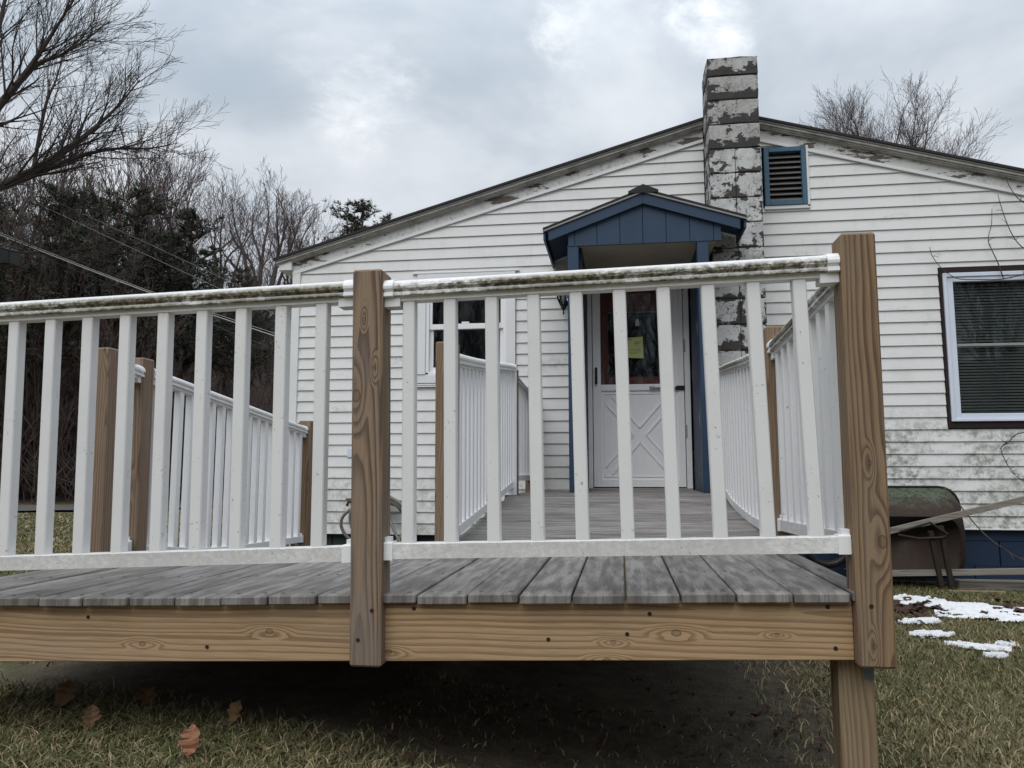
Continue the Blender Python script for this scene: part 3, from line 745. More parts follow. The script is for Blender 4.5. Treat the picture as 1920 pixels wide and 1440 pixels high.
# corner board and J-channels
box('corner_board', HL-.012, HL+.066, WY-.026, WY+.05, Z0+CZ-.01, 1.915+CZ, M_trim, house, .003)
for sgn in (-1, 1):
    xe = HL-.012 if sgn < 0 else HR
    xm = .778 if sgn < 0 else 1.202
    def zr(x, top): return top-SL*abs(x-RX)
    # J-channel along the rake
    prism('rake_trim', [V(xe, zr(xe, TRZ)-.006), V(xm, zr(xm, TRZ)-.006), V(xm, zr(xm, TRZ)+.022), V(xe, zr(xe, TRZ)+.022)][::(1 if sgn < 0 else -1)], WY-.028, WY+.002, M_trim, house)
    prism('frieze_board', [V(xe-.03*0, zr(xe, TRZ)+.022), V(xm, zr(xm, TRZ)+.022), V(xm, zr(xm, TRZ)+.22), V(xe, zr(xe, TRZ)+.22)][::(1 if sgn < 0 else -1)], WY-.016, WY+.01, M_frieze, house)
    xr = EL if sgn < 0 else ER
    # crown: three stepped mouldings under the roof edge, then the soffit
    for (t, bo, ya, yb, mt, nm) in ((-.022, -.034, 6.812, 6.86, M_drip, 'drip_edge'), (-.034, -.054, 6.822, 6.865, M_crown, 'crown_moulding'), (-.054, -.068, 6.838, 6.865, M_crown, 'crown_moulding'), (-.068, -.078, 6.850, WY-.017, M_crown, 'soffit_board')):
        x_e = xr+(.012 if sgn < 0 else -.012)*(1 if nm != 'drip_edge' else 0)
        prism(nm, [V(x_e, zr(x_e, RZ)+bo), V(xm, zr(xm, RZ)+bo), V(xm, zr(xm, RZ)+t), V(x_e, zr(x_e, RZ)+t)][::(1 if sgn < 0 else -1)], ya, yb, mt, house)
# roof
roof = node('roof', house, (RX, 8, 3.9))
for sgn in (-1, 1):
    xr = EL-.012 if sgn < 0 else ER+.012
    zt_ = RZ-SL*abs(xr-RX)
    poly = [V(xr, zt_-.020), V(RX, RZ-.020), V(RX, RZ+.002), V(xr, zt_+.002)]
    prism('roof_slope', poly if sgn < 0 else poly[::-1], 6.800, 15.4, M_shingle, roof)
prism('ridge_cap', [V(RX-.16, RZ-.16*SL+.003), V(RX+.16, RZ-.16*SL+.003), V(RX+.16, RZ-.16*SL+.016), V(RX, RZ+.018), V(RX-.16, RZ-.16*SL+.016)], 6.792, 15.4, M_shingle, roof)
box('side_wall', HL, HL+.12, WY+.06, 15.2, -.75+CZ, 1.94+CZ, M_siding, house, .004)
box('side_wall', HR-.12, HR, WY+.06, 15.2, -.75+CZ, 1.94+CZ, M_siding, house, .004)
box('back_wall', HL, HR, 15.2, 15.3, -.75+CZ, 1.94+CZ, M_siding, house, .004)
prism('gable_lining', [V(HL+.1, .2), V(HR-.1, .2), V(HR-.1, 1.9), V(RX, 3.05), V(HL+.1, 1.9)], 7.45, 7.5, M_dark, house)
box('eave_return', EL+.03, HL-.014, 6.845, 7.05, 1.915+CZ, 2.005+CZ, M_trim, house, .004)
# foundation blocks
fnd = node('foundation', house, (0, WY+.1, 0))
for row in range(2):
    z0 = -.565-.205*(row+1)+.003
    x = HL+.02-(.2 if row else 0)
    while x < HR:
        xa = max(x, HL+.02); xb_ = min(x+.400, HR)
        if xb_-xa > .05: box('foundation_block', xa, xb_-.0, WY+.045, WY+.2, z0+CZ, z0+.203+CZ, M_found if xa > .6 else M_foundgreen, fnd, .003)
        x += .408
box('foundation_block', .6, HR, WY+.04, WY+.2, -.5635+CZ, -.45+CZ, M_found, fnd, .004)
box('starter_strip', .75, HR, WY-.018, WY+.02, -.470+CZ, -.458+CZ, M_trim, house, .002)

# chimney of blocks
chim = node('chimney', house, (.99, 6.67, 0))
crng = random.Random(11)
cx0, cx1, cy0, cy1 = .782, 1.197, 6.45, 6.855
zj = 3.526; rows = 0
box('mortar_core', cx0+.012, cx1-.012, cy0+.012, cy1-.012, zg(1, 6.6)-.05+CZ, 3.50+CZ, M_mortar, chim, .004)
while zj > -1.0:
    hh = .1655 if rows == 0 else .2155
    z1 = zj; z0 = zj-hh
    def jig(p, s=.003): return tuple(c+crng.uniform(-s, s) for c in p)
    halves = [(cx0, cx1)] if rows < 4 else [(cx0, (cx0+cx1)/2-.002), ((cx0+cx1)/2+.003, cx1)]
    for (a, b_) in halves:
        # subdivided face with a rough surface and chipped edges
        bm = bmesh.new(); vv, ff = cbox(a, b_, cy0, cy1, z0+.004+CZ, z1-.004+CZ, .006)
        bv = [bm.verts.new(p) for p in vv]
        for q in ff: bm.faces.new([bv[i] for i in q])
        bmesh.ops.subdivide_edges(bm, edges=bm.edges[:], cuts=2, use_grid_fill=True)
        for q in bm.verts:
            q.co += Vector(jig((0, 0, 0), .0028 if rows else .006))
        bm.verts.index_update(); bm.faces.index_update()
        vv = [tuple(q.co) for q in bm.verts]; ff = [[q.index for q in fc.verts] for fc in bm.faces]; bm.free()
        mk('chimney_block', vv, ff, M_blocktop if rows < 4 else M_block, chim)
    zj -= hh; rows += 1

# gable vent
vent = node('gable_vent', house, (1.48, WY-.02, 3.3))
vx0, vx1, vz0, vz1 = 1.300, 1.660, 2.340, 2.872
for (a, b_, c, d) in ((vx0, vx0+.042, vz0, vz1), (vx1-.042, vx1, vz0, vz1), (vx0+.042, vx1-.042, vz0, vz0+.042), (vx0+.042, vx1-.042, vz1-.042, vz1)):
    box('vent_frame', a, b_, WY-.040, WY+.03, c+CZ, d+CZ, M_ventblue, vent, .003)
box('vent_backing', vx0+.02, vx1-.02, WY+.07, WY+.08, vz0+.02+CZ, vz1-.02+CZ, M_dark, vent, .001)
for i in range(9):
    zz_ = vz0+.068+i*.0485
    prism('vent_slat', [(WY-.026, zz_-.020+CZ), (WY-.022, zz_-.024+CZ), (WY+.03, zz_+.022+CZ), (WY+.026, zz_+.026+CZ)], vx0+.040, vx1-.040, M_slat, vent, 'X')
for (a, b_, c, d) in ((vx1, vx1+.022, vz0-.02, vz1+.01), (vx0-.005, vx1+.022, vz0-.032, vz0-.0)):
    box('vent_trim', a+.001, b_, WY-.030, WY+.0, c+CZ, d+CZ, M_trim, vent, .002)

# left window: double-hung
win = node('window', house, (-1.4, WY, 1.9))
wx0, wx1, wz0, wz1 = -1.858, -.934, .775, 1.832
for (a, b_, c, d, p_) in ((wx0, wx0+.085, wz0+.115, wz1, .034), (wx1-.085, wx1, wz0+.115, wz1, .034), (wx0+.085, wx1-.085, wz1-.07, wz1, .034), (wx0, wx1, wz0+.036, wz0+.115, .026), (wx0+.0, wx1-.0, wz0, wz0+.012, .030), (wx0, wx1, wz0+.018, wz0+.030, .024)):
    box('casing', a, b_, WY-p_, WY+.03, c+CZ, d+CZ, M_trim, win, .003)
for (a, b_, c, d) in ((wx0+.085, wx0+.115, wz0+.115, wz1-.07), (wx1-.115, wx1-.085, wz0+.115, wz1-.07), (wx0+.085, wx1-.085, wz0+.115, wz0+.135)):
    box('jamb', a, b_, WY-.020, WY+.06, c+CZ, d+CZ, M_clean, win, .003)
zm = 1.322
for nm, za, zb2_, yy, t in (('upper_sash', zm-.01, wz1-.07, WY+.012, .026), ('lower_sash', wz0+.135, zm+.02, WY+.034, .034)):
    s_ = node(nm, win, (-1.4, yy, za+CZ))
    xa, xb_ = wx0+.115, wx1-.115
    for (a, b_, c, d) in ((xa, xa+t, za, zb2_), (xb_-t, xb_, za, zb2_), (xa+t, xb_-t, za, za+.05), (xa+t, xb_-t, zb2_-.03, zb2_)):
        box('sash_rail', a, b_, yy-.014, yy+.014, c+CZ, d+CZ, M_clean, s_, .002)
    box('pane', xa+t-.004, xb_-t+.004, yy-.002, yy+.002, za+.046+CZ, zb2_-.026+CZ, M_glass, s_, .0005)
box('sash_lock', -1.44, -1.37, WY+.0, WY+.02, zm+.042+CZ, zm+.058+CZ, M_clean, win, .002)
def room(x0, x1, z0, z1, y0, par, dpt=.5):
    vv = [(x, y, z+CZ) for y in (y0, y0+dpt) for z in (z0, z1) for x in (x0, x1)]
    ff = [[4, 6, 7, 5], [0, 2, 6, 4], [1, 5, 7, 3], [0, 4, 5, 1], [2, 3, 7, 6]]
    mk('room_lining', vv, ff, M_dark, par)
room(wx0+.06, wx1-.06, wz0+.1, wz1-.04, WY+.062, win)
box('window_head_flashing', -1.905, -.90, WY-.030, WY+.0, 1.838+CZ, 1.852+CZ, M_trim, win, .002)

# right window with dark trim and blinds
win2 = node('window', house, (3.7, WY, 1.4))
ax0, ax1, az0, az1 = 2.705, 4.74, .362, 1.733
for (a, b_, c, d) in ((ax0, ax0+.024, az0, az1), (ax1-.03, ax1, az0, az1), (ax0+.024, ax1-.03, az0, az0+.056), (ax0+.024, ax1-.03, az1-.054, az1)):
    box('dark_trim', a, b_, WY-.020, WY+.03, c+CZ, d+CZ, M_brown, win2, .003)
bx0, bx1, bz0, bz1 = ax0+.024, ax1-.03, az0+.056, az1-.054
for (a, b_, c, d, p_) in ((bx0, bx0+.030, bz0, bz1, .036), (bx0+.030, bx0+.080, bz0+.02, bz1-.03, .024), (bx1-.075, bx1, bz0, bz1, .036), (bx0+.030, bx1-.075, bz1-.034, bz1, .036), (bx0+.08, bx1-.075, bz1-.075, bz1-.034, .024), (bx0+.030, bx1-.075, bz0, bz0+.022, .036), (bx0+.08, bx1-.075, bz0+.022, bz0+.066, .022)):
    box('frame', a, b_, WY-p_, WY+.03, c+CZ, d+CZ, M_wframe, win2, .003)
box('meeting_rail', bx0+.08, bx1-.075, WY-.012, WY+.016, 1.050+CZ, 1.072+CZ, M_drip, win2, .002)
for za, zb2_ in ((bz0+.066, 1.050), (1.072, bz1-.075)):
    box('pane', bx0+.078, bx1-.073, WY+.004, WY+.008, za-.002+CZ, zb2_+.002+CZ, M_glass, win2, .0005)
vv = []; ff = []
nsl = 44
for i in range(nsl):
    z_ = bz0+.07+i*(bz1-bz0-.15)/nsl; b0 = len(vv)
    vv += [(bx0+.09, WY+.05, z_+CZ), (bx1-.085, WY+.05, z_+CZ), (bx1-.085, WY+.066, z_+.020+CZ), (bx0+.09, WY+.066, z_+.020+CZ)]; ff.append([b0, b0+1, b0+2, b0+3])
o = mk('blind', vv, ff, M_blind, win2); o['kind'] = 'stuff'
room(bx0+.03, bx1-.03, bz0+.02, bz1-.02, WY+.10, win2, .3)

# entrance: storm door, inner door, blue canopy with wing walls
door = node('storm_door', house, (.16, WY, .85))
DY = WY+.012
dx0, dx1, dz0, dz1 = -.262, .580, -.140, 1.885
for (a, b_, c, d) in ((dx0-.022, dx0+.018, dz0, dz1+.04), (dx1-.018, dx1+.03, dz0, dz1+.04), (dx0+.018, dx1-.018, dz1, dz1+.04)):
    box('door_jamb', a, b_, DY-.045, DY+.08, c+CZ, d+CZ, M_trim, door, .003)
SX0, SX1 = dx0+.024, dx1-.024
for (a, b_, c, d) in ((SX0, -.168, dz0+.01, dz1-.006), (.502, SX1, dz0+.01, dz1-.006), (-.168, .502, dz1-.09, dz1-.006), (-.168, .502, .716, .772), (-.168, .502, dz0+.01, dz0+.075)):
    box('door_rail', a, b_, DY-.034, DY, c+CZ, d+CZ, M_clean, door, .003)
box('lower_panel', -.168, .502, DY-.018, DY-.004, dz0+.075+CZ, .716+CZ, M_clean, door, .001)
# crossbuck mouldings pressed into the lower panel
pcx, pcz, pw_, ph_ = .167, .325, .300, .345
def bar(x0, z0, x1, z1, w=.012, mat=M_clean, par=door, name='crossbuck_moulding', yy=DY-.027):
    d = Vector((x1-x0, 0, z1-z0)).normalized(); n_ = Vector((-d.z, 0, d.x))*w
    pts = [(x0+n_.x, z0+n_.z), (x0-n_.x, z0-n_.z), (x1-n_.x, z1-n_.z), (x1+n_.x, z1+n_.z)]
    prism(name, [(p[0], p[1]+CZ) for p in pts], yy, yy+.012, mat, par)
g_ = .055
for (sx, sz) in ((1, 1), (-1, 1), (1, -1), (-1, -1)):
    for off_ in (-g_, g_):
        x0_, z0_ = pcx+sx*(g_ if off_*1 > 0 else 0)*1.0, pcz+sz*(g_ if off_ < 0 else 0)*1.15
        bar(x0_, z0_, pcx+sx*(pw_-(0 if off_ > 0 else g_)), pcz+sz*(ph_-(g_*1.15 if off_ > 0 else 0)), .006)
for (a, b_, c, d) in ((-.150, -.138, -.045, .695), (.472, .484, -.045, .695), (-.138, .472, -.045, -.033), (-.138, .472, .683, .695)):
    box('panel_edge', a, b_, DY-.024, DY-.010, c+CZ, d+CZ, M_clean, door, .002)
box('pane', -.172, .506, DY-.016, DY-.012, .768+CZ, dz1-.086+CZ, M_glass, door, .0005)
# scalloped border
def scallop(horizontal):
    pts = []
    if not horizontal:
        z_ = .772; pts = [(.502, .772), (.502, dz1-.09)]; edge = []
        n_ = 13; st_ = (dz1-.09-.772)/n_
        for i in range(n_):
            for k in range(7):
                t = k/6; edge.append((.452-.016*math.sin(math.pi*t), z_+st_*(i+t)))
        pts = [(.502, .772)]+[(.502, dz1-.09)]+edge[::-1]
    else:
        edge = []; n_ = 8; x_ = -.168; st_ = (.452+.168)/n_
        for i in range(n_):
            for k in range(7):
                t = k/6; edge.append((x_+st_*(i+t), 1.715-.022*math.sin(math.pi*t)))
        pts = [(-.168, dz1-.09)]+edge+[(.452, dz1-.09)]
    prism('scalloped_trim', [(p[0], p[1]+CZ) for p in pts][::-1], DY-.024, DY-.019, M_clean, door)
scallop(False); scallop(True)
box('door_handle', -.218, -.198, DY-.066, DY-.034, .775+CZ, .925+CZ, M_black, door, .006)
box('closer', .300, .485, DY-.058, DY-.036, .728+CZ, .742+CZ, M_drip, door, .004); box('closer_bracket', .485, .560, DY-.052, DY-.034, .715+CZ, .752+CZ, M_black, door, .003)
box('closer_bracket', .255, .300, DY-.054, DY-.034, .722+CZ, .750+CZ, M_drip, door, .003)
for z_ in (.30, 1.05, 1.6): box('hinge', .553, .572, DY-.052, DY-.034, z_+CZ, z_+.11+CZ, M_drip, door, .002)
idoor = node('inner_door', house, (.16, WY+.1, .85))
for (a, b_, c, d) in ((dx0+.02, -.100, dz0, dz1), (.46, dx1-.02, dz0, dz1), (-.100, .46, dz0, .852), (-.100, .46, 1.444, dz1)):
    box('inner_panel', a, b_, DY+.085, DY+.115, c+CZ, d+CZ, M_maroon, idoor, .003)
box('shade_cord', -.100, .46, DY+.078, DY+.085, 1.438+CZ, 1.446+CZ, M_drip, idoor, .001)
box('pane', -.104, .464, DY+.100, DY+.104, .848+CZ, 1.448+CZ, M_glass, idoor, .0005)
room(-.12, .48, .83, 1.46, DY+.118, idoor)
box('threshold', dx0-.03, dx1+.03, WY-.05, WY+.09, -.158+CZ, -.139+CZ, M_drip, door, .003)

can = node('entrance_canopy', house, (.2, 6.4, 2.8))
CF = 6.00; crx, crz, csl = .203, 2.208, .362            # front plane, ridge, slope of the canopy
cl_, cr_ = -.592, .990
def cz_(x): return crz-(csl if x < crx else .325)*abs(x-crx)
def slope_poly(x0, x1, t, bo): return [V(x0, cz_(x0)+bo), V(x1, cz_(x1)+bo), V(x1, cz_(x1)+t), V(x0, cz_(x0)+t)]
prism('canopy_roof', slope_poly(cl_, crx, .022, .0), CF-.02, 6.884, M_shingle, can)
prism('canopy_roof', slope_poly(crx, .772, .022, .0), CF-.02, 6.884, M_shingle, can)
prism('canopy_roof', slope_poly(.773, cr_, .022, .0), CF-.02, 6.435, M_shingle, can)
prism('canopy_drip_edge', slope_poly(cl_, crx, -.001, -.012), CF-.022, CF+.0, M_drip, can); prism('canopy_drip_edge', slope_poly(crx, cr_, -.001, -.012), CF-.022, CF+.0, M_drip, can)
prism('canopy_ridge_cap', [V(crx-.115, cz_(crx-.115)+.023), V(crx+.12, cz_(crx+.12)+.023), V(crx+.12, cz_(crx+.12)+.040), V(crx, crz+.052), V(crx-.115, cz_(crx-.115)+.040)], CF-.03, 6.88, M_shingle, can)
prism('rake_board', slope_poly(cl_+.045, crx-.001, -.012, -.098), CF-.008, CF+.014, M_blue, can); prism('rake_board', slope_poly(crx+.001, cr_-.05, -.012, -.098), CF-.008, CF+.014, M_blue, can)
prism('roof_underside', slope_poly(cl_+.02, crx, -.002, -.010), CF+.016, 6.88, M_blue, can); prism('roof_underside', slope_poly(crx, .77, -.002, -.010), CF+.016, 6.88, M_blue, can)
prism('roof_underside', slope_poly(.772, cr_-.02, -.002, -.010), CF+.016, 6.43, M_blue, can)
box('eave_fascia', cl_+.002, cl_+.020, CF+.0, 6.88, cz_(cl_)-.075+CZ, cz_(cl_)-.002+CZ, M_blue, can, .002)
box('eave_fascia', cr_-.020, cr_-.002, CF+.0, 6.43, cz_(cr_)-.075+CZ, cz_(cr_)-.002+CZ, M_blue, can, .002)
gy = CF+.025; gb = 1.795
edges_x = [-.395, -.335, -.160, .024, .203, .210, .386, .565, .745, .795]
joints = [-.395, -.340, -.160, .020, .202, .384, .566, .748, .800]
joints = [-.395, -.340, -.163, .018, .197, .379, .560, .742, .800]
for a, b_ in zip(joints[:-1], joints[1:]):
    a2, b2 = a+.0025, b_-.0025
    top = [V(b2, cz_(b2)-.014), V(a2, cz_(a2)-.014)]
    if a2 < crx < b2: top = [V(b2, cz_(b2)-.014), V(crx, crz-.014), V(a2, cz_(a2)-.014)]
    prism('gable_panel', [V(a2, gb), V(b2, gb)]+top, gy, gy+.02, M_blue, can)
prism('gable_backing', [V(-.39, gb+.01), V(.795, gb+.01), V(.795, cz_(.795)-.02), V(crx, crz-.02), V(-.39, cz_(-.39)-.02)], gy+.021, gy+.05, M_blueshade, can)
box('canopy_ceiling', -.385, .790 if False else .765, CF+.08, 6.88, gb+.012+CZ, gb+.026+CZ, M_ceiling, can, .002)
for xa, in ((-.400,), (.612,)):
    box('canopy_post', xa, xa+.090, CF+.030, CF+.119, -.158+CZ, gb+.011+CZ, M_blue, can, .005)
box('wing_wall', -.392, -.288, CF+.121, 6.87, -.158+CZ, gb+.010+CZ, M_blueshade, can, .003)
box('wing_wall', .625, .690, CF+.121, 6.87, -.158+CZ, gb+.010+CZ, M_blueshade, can, .003)

# wall lantern left of the canopy
lamp = node('wall_lantern', house, (-.486, 6.78, 2.5))
lx, ly = -.487, 6.765
box('back_plate', lx-.03, lx+.03, WY-.022, WY-.004, 1.50+CZ, 1.68+CZ, M_black, lamp, .004)
vv, ff = polytube([(lx, WY-.02, 1.60+CZ), (lx, WY-.07, 1.70+CZ), (lx, ly, 1.70+CZ), (lx, ly, 1.68+CZ)], .008, 6); mk('lantern_arm', vv, ff, M_black, lamp)
def lathe(name, prof, k, mat, par, cx, cy):
    vv = [(cx+r_*math.cos(2*math.pi*j/k), cy+r_*math.sin(2*math.pi*j/k), z_+CZ) for r_, z_ in prof for j in range(k)]; ff = []
    for i in range(len(prof)-1):
        for j in range(k): ff.append([i*k+j, i*k+(j+1) % k, (i+1)*k+(j+1) % k, (i+1)*k+j])
    ff.append(list(range(k))[::-1]); ff.append([(len(prof)-1)*k+j for j in range(k)])
    return mk(name, vv, ff, mat, par)
lathe('lantern_cap', [(.066, 1.618), (.068, 1.630), (.044, 1.652), (.016, 1.672), (.006, 1.690)], 6, M_black, lamp, lx, ly)
lathe('lantern_glass', [(.024, 1.475), (.050, 1.54), (.052, 1.617)], 6, M_glass, lamp, lx, ly)
lathe('lantern_base', [(.003, 1.392), (.009, 1.405), (.005, 1.425), (.024, 1.455), (.026, 1.474)], 6, M_black, lamp, lx, ly)
lathe('bulb', [(.006, 1.49), (.016, 1.52), (.016, 1.55), (.006, 1.575)], 8, M_sticker, lamp, lx, ly)
for j in range(6):
    w = 2*math.pi*j/6; c, s = math.cos(w), math.sin(w)
    vv, ff = polytube([(lx+.026*c, ly+.026*s, 1.472+CZ), (lx+.054*c, ly+.054*s, 1.540+CZ), (lx+.056*c, ly+.056*s, 1.620+CZ)], .0045, 4); mk('lantern_bar', vv, ff, M_black, lamp)

# paper and sticker on the storm door glass, paper tag on the siding
PZ = DY-.0185
nt_ = thing('notice', 'pale yellow paper notice taped inside the storm door glass', 'paper', (.146, PZ, 1.0+1.0))
prism('sheet', [(.078, 1.190+CZ), (.072, 1.012+CZ), (.212, 1.004+CZ), (.206, 1.200+CZ)], PZ-.0008, PZ, M_paper, nt_)
for (a, b_, z_, h_) in ((.084, .108, 1.170, .007), (.130, .190, 1.148, .004), (.132, .176, 1.134, .004), (.140, .165, 1.121, .003), (.090, .190, 1.085, .002), (.090, .185, 1.072, .002), (.090, .192, 1.059, .002), (.090, .160, 1.046, .002)):
    prism('text_line', [(a, z_+CZ), (b_, z_+.002+CZ), (b_, z_+h_+.002+CZ), (a, z_+h_+CZ)], PZ-.0016, PZ-.0009, M_ink, nt_)
pts = [(.162+.018*math.cos(t), 1.328+.032*math.sin(t)+CZ) for t in [R(a) for a in range(0, 181, 20)]]+[(.144, 1.298+CZ), (.180, 1.298+CZ)]
tag(prism('sticker', pts, PZ-.0008, PZ, M_sticker), 'pale rounded sticker on the glass above the yellow notice', 'sticker')
p0 = onY(651, 857, WY-.016); tag(prism('sticker', [(p0[0], p0[2]), (p0[0]+.05, p0[2]), (p0[0]+.05, p0[2]+.075), (p0[0], p0[2]+.075)], WY-.0165, WY-.0145, M_wframe), 'small bluish paper tag stuck on the siding near the garden hose', 'sticker')

# ------------------------------------------------------------------ garden hose and tap at the wall
hs = thing('garden_hose', 'coiled grey garden hose hanging in loose loops on the house wall', 'hose', (-2.2, 6.75, .15))
hr = random.Random(3); path = []
for L_ in range(5):
    cxh, czh = -2.16+hr.uniform(-.05, .05), -.43+hr.uniform(-.05, .03); ra, rb = .29+hr.uniform(-.07, .07), .22+hr.uniform(-.05, .04)
    for k in range(22):
        w = 2*math.pi*k/22+.4*L_; path.append((cxh+ra*math.cos(w)+.05*math.sin(w*.5), 6.80-.03*L_+.02*math.sin(2*w), czh+rb*math.sin(w)*(1 if math.sin(w) < 0 else .9)+CZ))
path += [(-1.9, 6.6, -.62+CZ), (-1.75, 6.58, -.66+CZ), (-1.6, 6.6, -.66+CZ)]
path = [(x, y, max(z, float(ground_z(x, y))+.013)) for x, y, z in path]
vv, ff = polytube(smoothpath(path, 3), .0150, 6); mk('hose_line', vv, ff, M_hose, hs, smooth=True)
box('hose_hanger', -2.22, -2.10, 6.70, 6.884, -.30+CZ, -.275+CZ, M_black, hs, .004)
tp = node('tap', house, (-2.47, 6.86, .76))
vv, ff = polytube([(-2.462, 6.885, -.270+CZ), (-2.462, 6.83, -.270+CZ), (-2.462, 6.80, -.30+CZ)], .013, 8); mk('tap_body', vv, ff, M_black, tp)
box('tap_handle', -2.49, -2.43, 6.825, 6.845, -.252+CZ, -.235+CZ, M_brass, tp, .004)

# ------------------------------------------------------------------ wheelbarrow lying on its side by the wall
wb = thing('wheelbarrow', 'rusty green wheelbarrow tipped on its side with long wooden handles against the wall', 'wheelbarrow', (2.35, 6.5, .12))
def rr_loop(x0, x1, z0, z1, rad, y, k=5):
    pts = []
    for (cx, cz, a0) in ((x1-rad, z1-rad, 0), (x0+rad, z1-rad, 90), (x0+rad, z0+rad, 180), (x1-rad, z0+rad, 270)):
        for i in range(k+1):
            w = R(a0+90*i/k); pts.append((cx+rad*math.cos(w), y, cz+rad*math.sin(w)+CZ))
    return pts
# tray: rim near the wall, floor of the tray towards the lawn; green paint left on the top flank
loops = [rr_loop(1.80, 2.66, -.815, -.130, .15, 6.71), rr_loop(1.785, 2.675, -.825, -.118, .155, 6.70), rr_loop(1.80, 2.655, -.81, -.140, .145, 6.685), rr_loop(1.83, 2.635, -.80, -.185, .15, 6.56), rr_loop(1.88, 2.60, -.795, -.285, .15, 6.44), rr_loop(1.93, 2.55, -.77, -.34, .12, 6.405)]
vv = []; ff = []
for lp in loops: vv += lp
n_ = len(loops[0])
for i in range(len(loops)-1):
    for k in range(n_): ff.append([i*n_+k, i*n_+(k+1) % n_, (i+1)*n_+(k+1) % n_, (i+1)*n_+k])
ff.append([(len(loops)-1)*n_+k for k in range(n_)][::-1])
# inner skin
inn = [[(x, y+.012, z) for x, y, z in lp] for lp in loops[3:]]
b0 = len(vv)
for lp in inn: vv += lp
for i in range(len(inn)-1):
    for k in range(n_): ff.append([b0+i*n_+k, b0+(i+1)*n_+k, b0+(i+1)*n_+(k+1) % n_, b0+i*n_+(k+1) % n_])
ff.append([b0+(len(inn)-1)*n_+k for k in range(n_)])
mk('tray', vv, ff, M_barrow, wb, smooth=True)
vv, ff = polytube([(p[0], p[1], p[2]) for p in rr_loop(1.785, 2.675, -.825, -.118, .155, 6.70)+rr_loop(1.785, 2.675, -.825, -.118, .155, 6.70)[:1]], .011, 6); mk('tray_rim', vv, ff, M_rustframe, wb)
def stick(name, a, b_, w, h, mat, par):
    a = Vector(a); b_ = Vector(b_); vv, ff, _ = sweep([a, a.lerp(b_, .5), b_], [(-w, -h), (-w, h), (w, h), (w, -h)]); return mk(name, vv, ff, mat, par)
stick('handle', (1.95, 6.37, -.468+CZ), (3.25, 6.33, -.135+CZ), .020, .022, M_graywood, wb)
stick('handle', (1.75, 6.33, -.770+CZ), (3.25, 6.28, -.715+CZ), .022, .021, M_graywood, wb)
vv, ff = polytube([(2.07, 6.26, -.445+CZ), (2.28, 6.24, -.375+CZ), (2.40, 6.25, -.46+CZ), (2.36, 6.25, -.485+CZ), (2.20, 6.26, -.495+CZ), (2.06, 6.27, -.47+CZ)], .010, 5); mk('brace', vv, ff, M_rustframe, wb)
for (a, b_) in (((2.275, 6.33, -.44), (2.33, 6.27, -.83)), ((2.35, 6.33, -.40), (2.40, 6.27, -.83))):
    stick('leg', (a[0], a[1], a[2]+CZ), (b_[0], b_[1]+.001, b_[2]+CZ), .018, .012, M_rustframe, wb) if False else box('leg', min(a[0], b_[0]), min(a[0], b_[0])+.035, 6.265, 6.30, -.845+CZ, a[2]+CZ, M_rustframe, wb, .003, lambda x, y, z, a=a, b_=b_: (x+(b_[0]-a[0])*(1-(z-CZ+.845)/(a[2]+.845)), y, z))
lathe_pts = []
vv, ff = [], []
k_ = 20
ring = [(1.60+.165*math.cos(2*math.pi*i/k_), 6.50, -.56+.165*math.sin(2*math.pi*i/k_)+CZ) for i in range(k_+1)]
vv, ff = polytube(ring, .032, 8); wh = mk('wheel', vv, ff, M_black, wb, smooth=True)
vv, ff = polytube([(1.60, 6.40, -.56+CZ), (1.60, 6.60, -.56+CZ)], .02, 8); mk('wheel_hub', vv, ff, M_rustframe, wh)
vv, ff = polytube([(1.60, 6.41, -.56+CZ), (1.75, 6.36, -.53+CZ), (1.95, 6.37, -.468+CZ)], .016, 6); mk('fork', vv, ff, M_rustframe, wb)
# timber edging at the foot of the wall
zt_ = zg(3.3, 6.1)
tag(box('timber', 2.50, 4.6, 6.36, 6.45, zt_-.02+CZ, zt_+.075+CZ, M_graywood, None, .008), 'weathered grey timber lying on the grass along the house wall', 'timber')
tag(box('offcut', 2.36, 2.75, 6.18, 6.23, zt_-.005+CZ, zt_+.022+CZ, M_legwood, None, .003), 'short yellowish wood offcut on the grass under the wheelbarrow handle', 'wood offcut')

# ------------------------------------------------------------------ vines beside the right window
def twig(name, label, pts, r0, sub=0, seed=0):
    rr_ = random.Random(seed); P_ = smoothpath([tuple(onY(px, py, yy)) for px, py, yy in pts], 5)
    vv, ff = polytube(P_, [r0*(1-.55*i/len(P_)) for i in range(len(P_))], 5)
    b_all_v, b_all_f = list(vv), list(ff)
    for s in range(sub):
        i = rr_.randrange(1, len(P_)-1); p = P_[i]; L_ = rr_.uniform(.02, .10)
        e = p+Vector((rr_.uniform(-1, 1), rr_.uniform(-.5, .1), rr_.uniform(-.2, .9))).normalized()*L_
        v2, f2 = polytube([p, p.lerp(e, .5)+Vector((0, 0, .006)), e], [r0*.5, r0*.4, r0*.3], 4); b0 = len(b_all_v); b_all_v += v2; b_all_f += [[q+b0 for q in fc] for fc in f2]
    return tag(mk(name, b_all_v, b_all_f, M_twig), label, 'vine', 'bare vines round the right window')
VY = WY-.06
twig('vine', 'bare vine tip curling over the top corner of the dark trimmed window', [(1930, 512, VY), (1880, 523, VY), (1840, 524, VY), (1795, 522, VY), (1765, 502, VY), (1748, 480, VY), (1743, 463, VY)], .0052, 3, 1)
twig('vine', 'bare vine shoot rising straight above the dark trimmed window', [(1882, 524, VY), (1872, 495, VY), (1858, 465, VY), (1853, 448, VY), (1859, 420, VY), (1860, 391, VY)], .0050, 5, 2)
